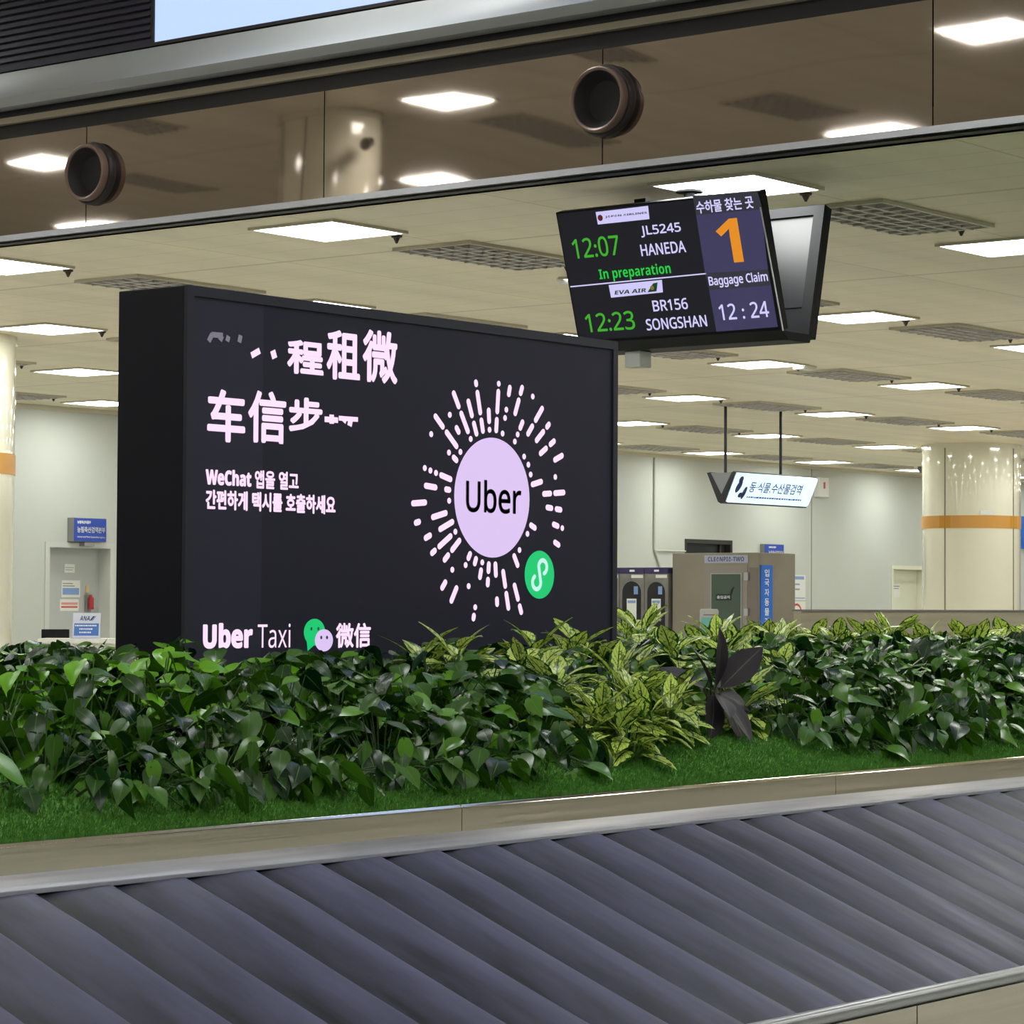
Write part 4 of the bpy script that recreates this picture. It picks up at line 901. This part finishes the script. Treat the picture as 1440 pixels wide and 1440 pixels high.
def vine_variant(seed, lime, hang):
    rn = random.Random(seed); lf = Leaves(); st = MB()
    for k in range(82):
        a = rn.uniform(0, 6.283); rad = .235 * math.sqrt(rn.random()); h = (.175 - 1.9 * rad * rad) * rn.uniform(.35, 1.12)
        x, y = rad * math.cos(a), rad * math.sin(a)
        tilt = rn.gauss(-.22, .30) - rad * 1.2
        if hang and y < -.04: h -= rn.uniform(0, .13); tilt -= rn.uniform(.1, .7)
        a2 = a + rn.gauss(0, .8)
        if rn.random() < .18: a2 = -math.pi / 2 + rn.uniform(-1.4, 1.4)      # many leaves turn towards the open front
        tilt = max(-1.45, min(.6, tilt))
        d = Vector((math.cos(a2) * math.cos(tilt), math.sin(a2) * math.cos(tilt), math.sin(tilt)))
        nrm = Vector((rn.gauss(0, .42), rn.gauss(.02, .36), 1)); L = rn.uniform(.07, .118)
        base = Vector((x, y, max(h, -.085)))
        ti = max(0.0, rn.gauss(.16, .11))
        if rn.random() < lime: ti = rn.uniform(.45, 1.0)
        elif rn.random() < .12: ti = rn.uniform(.3, .6)
        lf.leaf(base, d, nrm, L, L * rn.uniform(.54, .70), HEART, rn.uniform(.1, .7), rn.uniform(.05, .4), min(ti, 1), rn)
        stem(st, (x * .4, y * .4, -.02), base, .0026, .0018, .02)
    return lf.mesh('vine_leaves', M_POTHOS), st
def agla_variant(seed):
    rn = random.Random(seed); lf = Leaves(); st = MB()
    for c in range(3):
        cx, cy = rn.uniform(-.08, .08), rn.uniform(-.08, .08); hh = rn.uniform(.08, .17)
        for k in range(9):
            a = 2.4 * k + rn.uniform(-.3, .3); el = rn.uniform(-.25, .5) if k < 6 else rn.uniform(.6, 1.15)
            d = Vector((math.cos(a) * math.cos(el), math.sin(a) * math.cos(el), math.sin(el)))
            base = Vector((cx, cy, hh * (.5 + .06 * k))) + Vector((d.x, d.y, .5)) * .03
            L = rn.uniform(.12, .185)
            lf.leaf(base, d, Vector((-d.x * .6 + rn.uniform(-.3, .3), -d.y * .6 - rn.uniform(0, .5), 1)), L, L * rn.uniform(.42, .54), LANCE, rn.uniform(.2, .9), rn.uniform(.1, .35), rn.uniform(.8, 1.0), rn)
            stem(st, (cx, cy, hh * .3), base, .004, .003, .01)
        st.cyl((cx, cy, -.02), (cx, cy, hh), .008, .006, 8)
    return lf.mesh('aglaonema_leaves', M_AGLA), st
def link_plant(name, lm, stm, loc, label, cat, group):
    t = thing(name, loc, label, cat, group)
    o = bpy.data.objects.new('leaves', lm); COL.objects.link(o); o.parent = t
    s = bpy.data.objects.new('stems', stm); COL.objects.link(s); s.parent = t
    return t
def stem_mesh(mb, m):
    me = bpy.data.meshes.new('stems'); me.from_pydata([tuple(v) for v in mb.v], [], mb.f); me.materials.append(m); me.shade_smooth(); return me
VD = [vine_variant(100 + k, .05, False) for k in range(4)]; VDH = [vine_variant(200 + k, .05, True) for k in range(4)]
VLm = [vine_variant(300 + k, .5, True) for k in range(3)]; AG = [agla_variant(400 + k) for k in range(5)]
def prep(lst, m): return [(a, stem_mesh(b, m)) for a, b in lst]
VD, VDH, VLm, AG = prep(VD, M_STEMD), prep(VDH, M_STEMD), prep(VLm, M_STEM), prep(AG, M_STEM)
rp_ = random.Random(77)
aglas = []
def agla_at(px, y, dz=0.0, sc=1.0, label=None, group=None):
    # the spot of the bed's row y under a photograph column
    d = ray(px, 930); t = y / d.y; x = d.x * t; aglas.append((x, y, dz, sc, label, group))
G1 = ('lime patterned leaf plant in front of the emblem on the board', 'patterned plants in front of the board')
G2 = ('lime and green patterned leaf plant left of the plum leaved plant, near the turf', 'patterned plants beside the plum leaved plant')
G3 = ('lime and green patterned leaf plant right beside the lower right corner of the board', 'patterned plants at the right edge of the board')
G4 = ('lime and green patterned leaf plant in the back row along the wood grain partition', 'patterned plants in the back row')
for px, y, dz in ((615, 6.15, .02), (660, 5.95, .02), (735, 6.05, .03), (790, 6.15, .05), (745, 5.75, 0), (835, 6.05, .0)): agla_at(px, y, dz, 1, *G1)
for px, y, dz in ((800, 5.5, -.02), (870, 5.55, .0), (910, 5.6, .0), (890, 5.35, -.05), (935, 5.42, -.05), (850, 5.28, -.05), (955, 5.75, .04), (905, 5.2, -.05), (945, 5.25, -.05), (820, 5.25, -.05), (875, 5.12, -.06)): agla_at(px, y, dz, .95, *G2)
for px, y, dz in ((905, 7.0, .06), (885, 7.4, .06), (955, 7.2, .02), (985, 6.7, .0)): agla_at(px, y, dz, 1.05, *G3)
for px in range(1000, 1460, 26): agla_at(px + rp_.uniform(-8, 8), 7.75 + rp_.uniform(-.2, .2), -.02 + rp_.uniform(-.03, .03), 1.15, *G4)
for px in range(1010, 1460, 75): agla_at(px + rp_.uniform(-20, 20), 7.2 + rp_.uniform(-.15, .15), .02, 1.05, *G4)
for px, y, dz in ((1060, 5.45, -.03), (1075, 5.75, .0), (1035, 5.9, .03), (1040, 5.3, -.07)): agla_at(px, y, dz, .9, 'lime and green patterned leaf plant right of the plum leaved plant', 'patterned plants right of the plum leaved plant')
for x, y, dz, sc, lab, gr in aglas:
    a, b = rp_.choice(AG); t = link_plant('aglaonema', a, b, (x, y, soil(y) + dz), lab, 'potted plant' if False else 'plant', gr); t.rotation_euler.z = rp_.uniform(0, 6.28); t.scale = (sc,) * 3
PXP = ray(1003, 990).x * 5.28 / ray(1003, 990).y
rows = [5.19, 5.50, 5.76, 6.03, 6.28, 6.62, 6.98, 7.34, 7.70, 8.05]
cnt = 0
for ri, y in enumerate(rows):
    x = .80 * y + (.13 if ri % 2 else 0)
    while x < 2.02 * y:
        px = x + rp_.uniform(-.05, .05); py = y + rp_.uniform(-.05, .05); x += .25
        u, v, dep = pix((px, py, 1.25))
        if BX0 - .17 < px < BX1 + .17 and BY - .20 < py < BY + .34 + .18:
            if not (py < BY - .02 - .17): continue
        if not -70 < u < 1510: continue
        if py > BY + .3 and 300 < u < 830: continue
        near = min([math.hypot(px - q_[0], py - q_[1]) for q_ in aglas] + [9])
        if near < .13 or math.hypot(px - PXP, py - 5.33) < .23: continue
        lime = (u < 250 and 5.3 < y < 6.2 and rp_.random() < .85) or (u < 420 and y < 6.4 and rp_.random() < .25)
        if lime: src = VLm; nm, lab, gr = 'pothos', 'yellow green heart leaved vine plant at the left end of the planted bed', 'yellow green vines at the left'
        elif ri == 0: src = VDH; nm, lab, gr = 'pothos', 'dark green heart leaved vine plant hanging over the turf along the front of the bed', 'dark vines along the turf'
        elif u < 880 and y < 6.5: src = VD + VDH[:1]; nm, lab, gr = 'pothos', 'dark green heart leaved vine plant in the bed in front of the advertising board', 'dark vines in front of the board'
        elif u <= 300: src = VD; nm, lab, gr = 'pothos', 'dark green heart leaved vine plant in the bed left of the advertising board', 'dark vines left of the board'
        else: src = VD + VDH[:1]; nm, lab, gr = 'pothos', 'dark green heart leaved vine plant in the bed right of the advertising board', 'dark vines right of the board'
        a, b = rp_.choice(src)
        t = link_plant(nm, a, b, (px, py, soil(py) - (.0 if ri else .015)), lab, 'plant', gr); s_ = rp_.uniform(.9, 1.12)
        t.scale = (s_, s_, s_ * rp_.uniform(.9, 1.08)); t.rotation_euler.z = rp_.uniform(-.5, .5) if src in (VDH,) or lime else rp_.uniform(-.9, .9); cnt += 1
print('vines', cnt, 'aglaonemas', len(aglas))
# the plum leaved plant
rn = random.Random(9); lf = Leaves(); st = MB()
pp = ray(1003, 990); tt = 5.28 / pp.y; PX_, PY_ = pp.x * tt, 5.28
for k, (a, el, L) in enumerate(((-2.9, .9, .19), (-.55, .75, .21), (-1.6, -.75, .20), (-1.0, -1.0, .22), (-2.5, -.8, .19), (.2, .35, .18), (2.6, .5, .17), (-1.9, 1.25, .2), (-.2, -.3, .17), (-2.2, -.3, .17))):
    d = Vector((math.cos(a) * math.cos(el), math.sin(a) * math.cos(el), math.sin(el))); base = Vector((d.x, d.y, .0)) * .04 + Vector((0, 0, .11 + .02 * (el > 0)))
    lf.leaf(base, d, Vector((-d.x * .3, -.9, .9)), L * 1.12, L * .50, LANCE, .25, .3, rn.random(), rn); stem(st, (0, 0, 0), base, .005, .004, .02)
t = link_plant('plum_plant', lf.mesh('plum_leaves', M_PLUM), stem_mesh(st, mat('plum_stem', (70, 60, 54), .5)), (PX_, PY_, soil(PY_) + .02), 'single dark plum leaved plant among the lime patterned plants by the turf', 'plant', None)
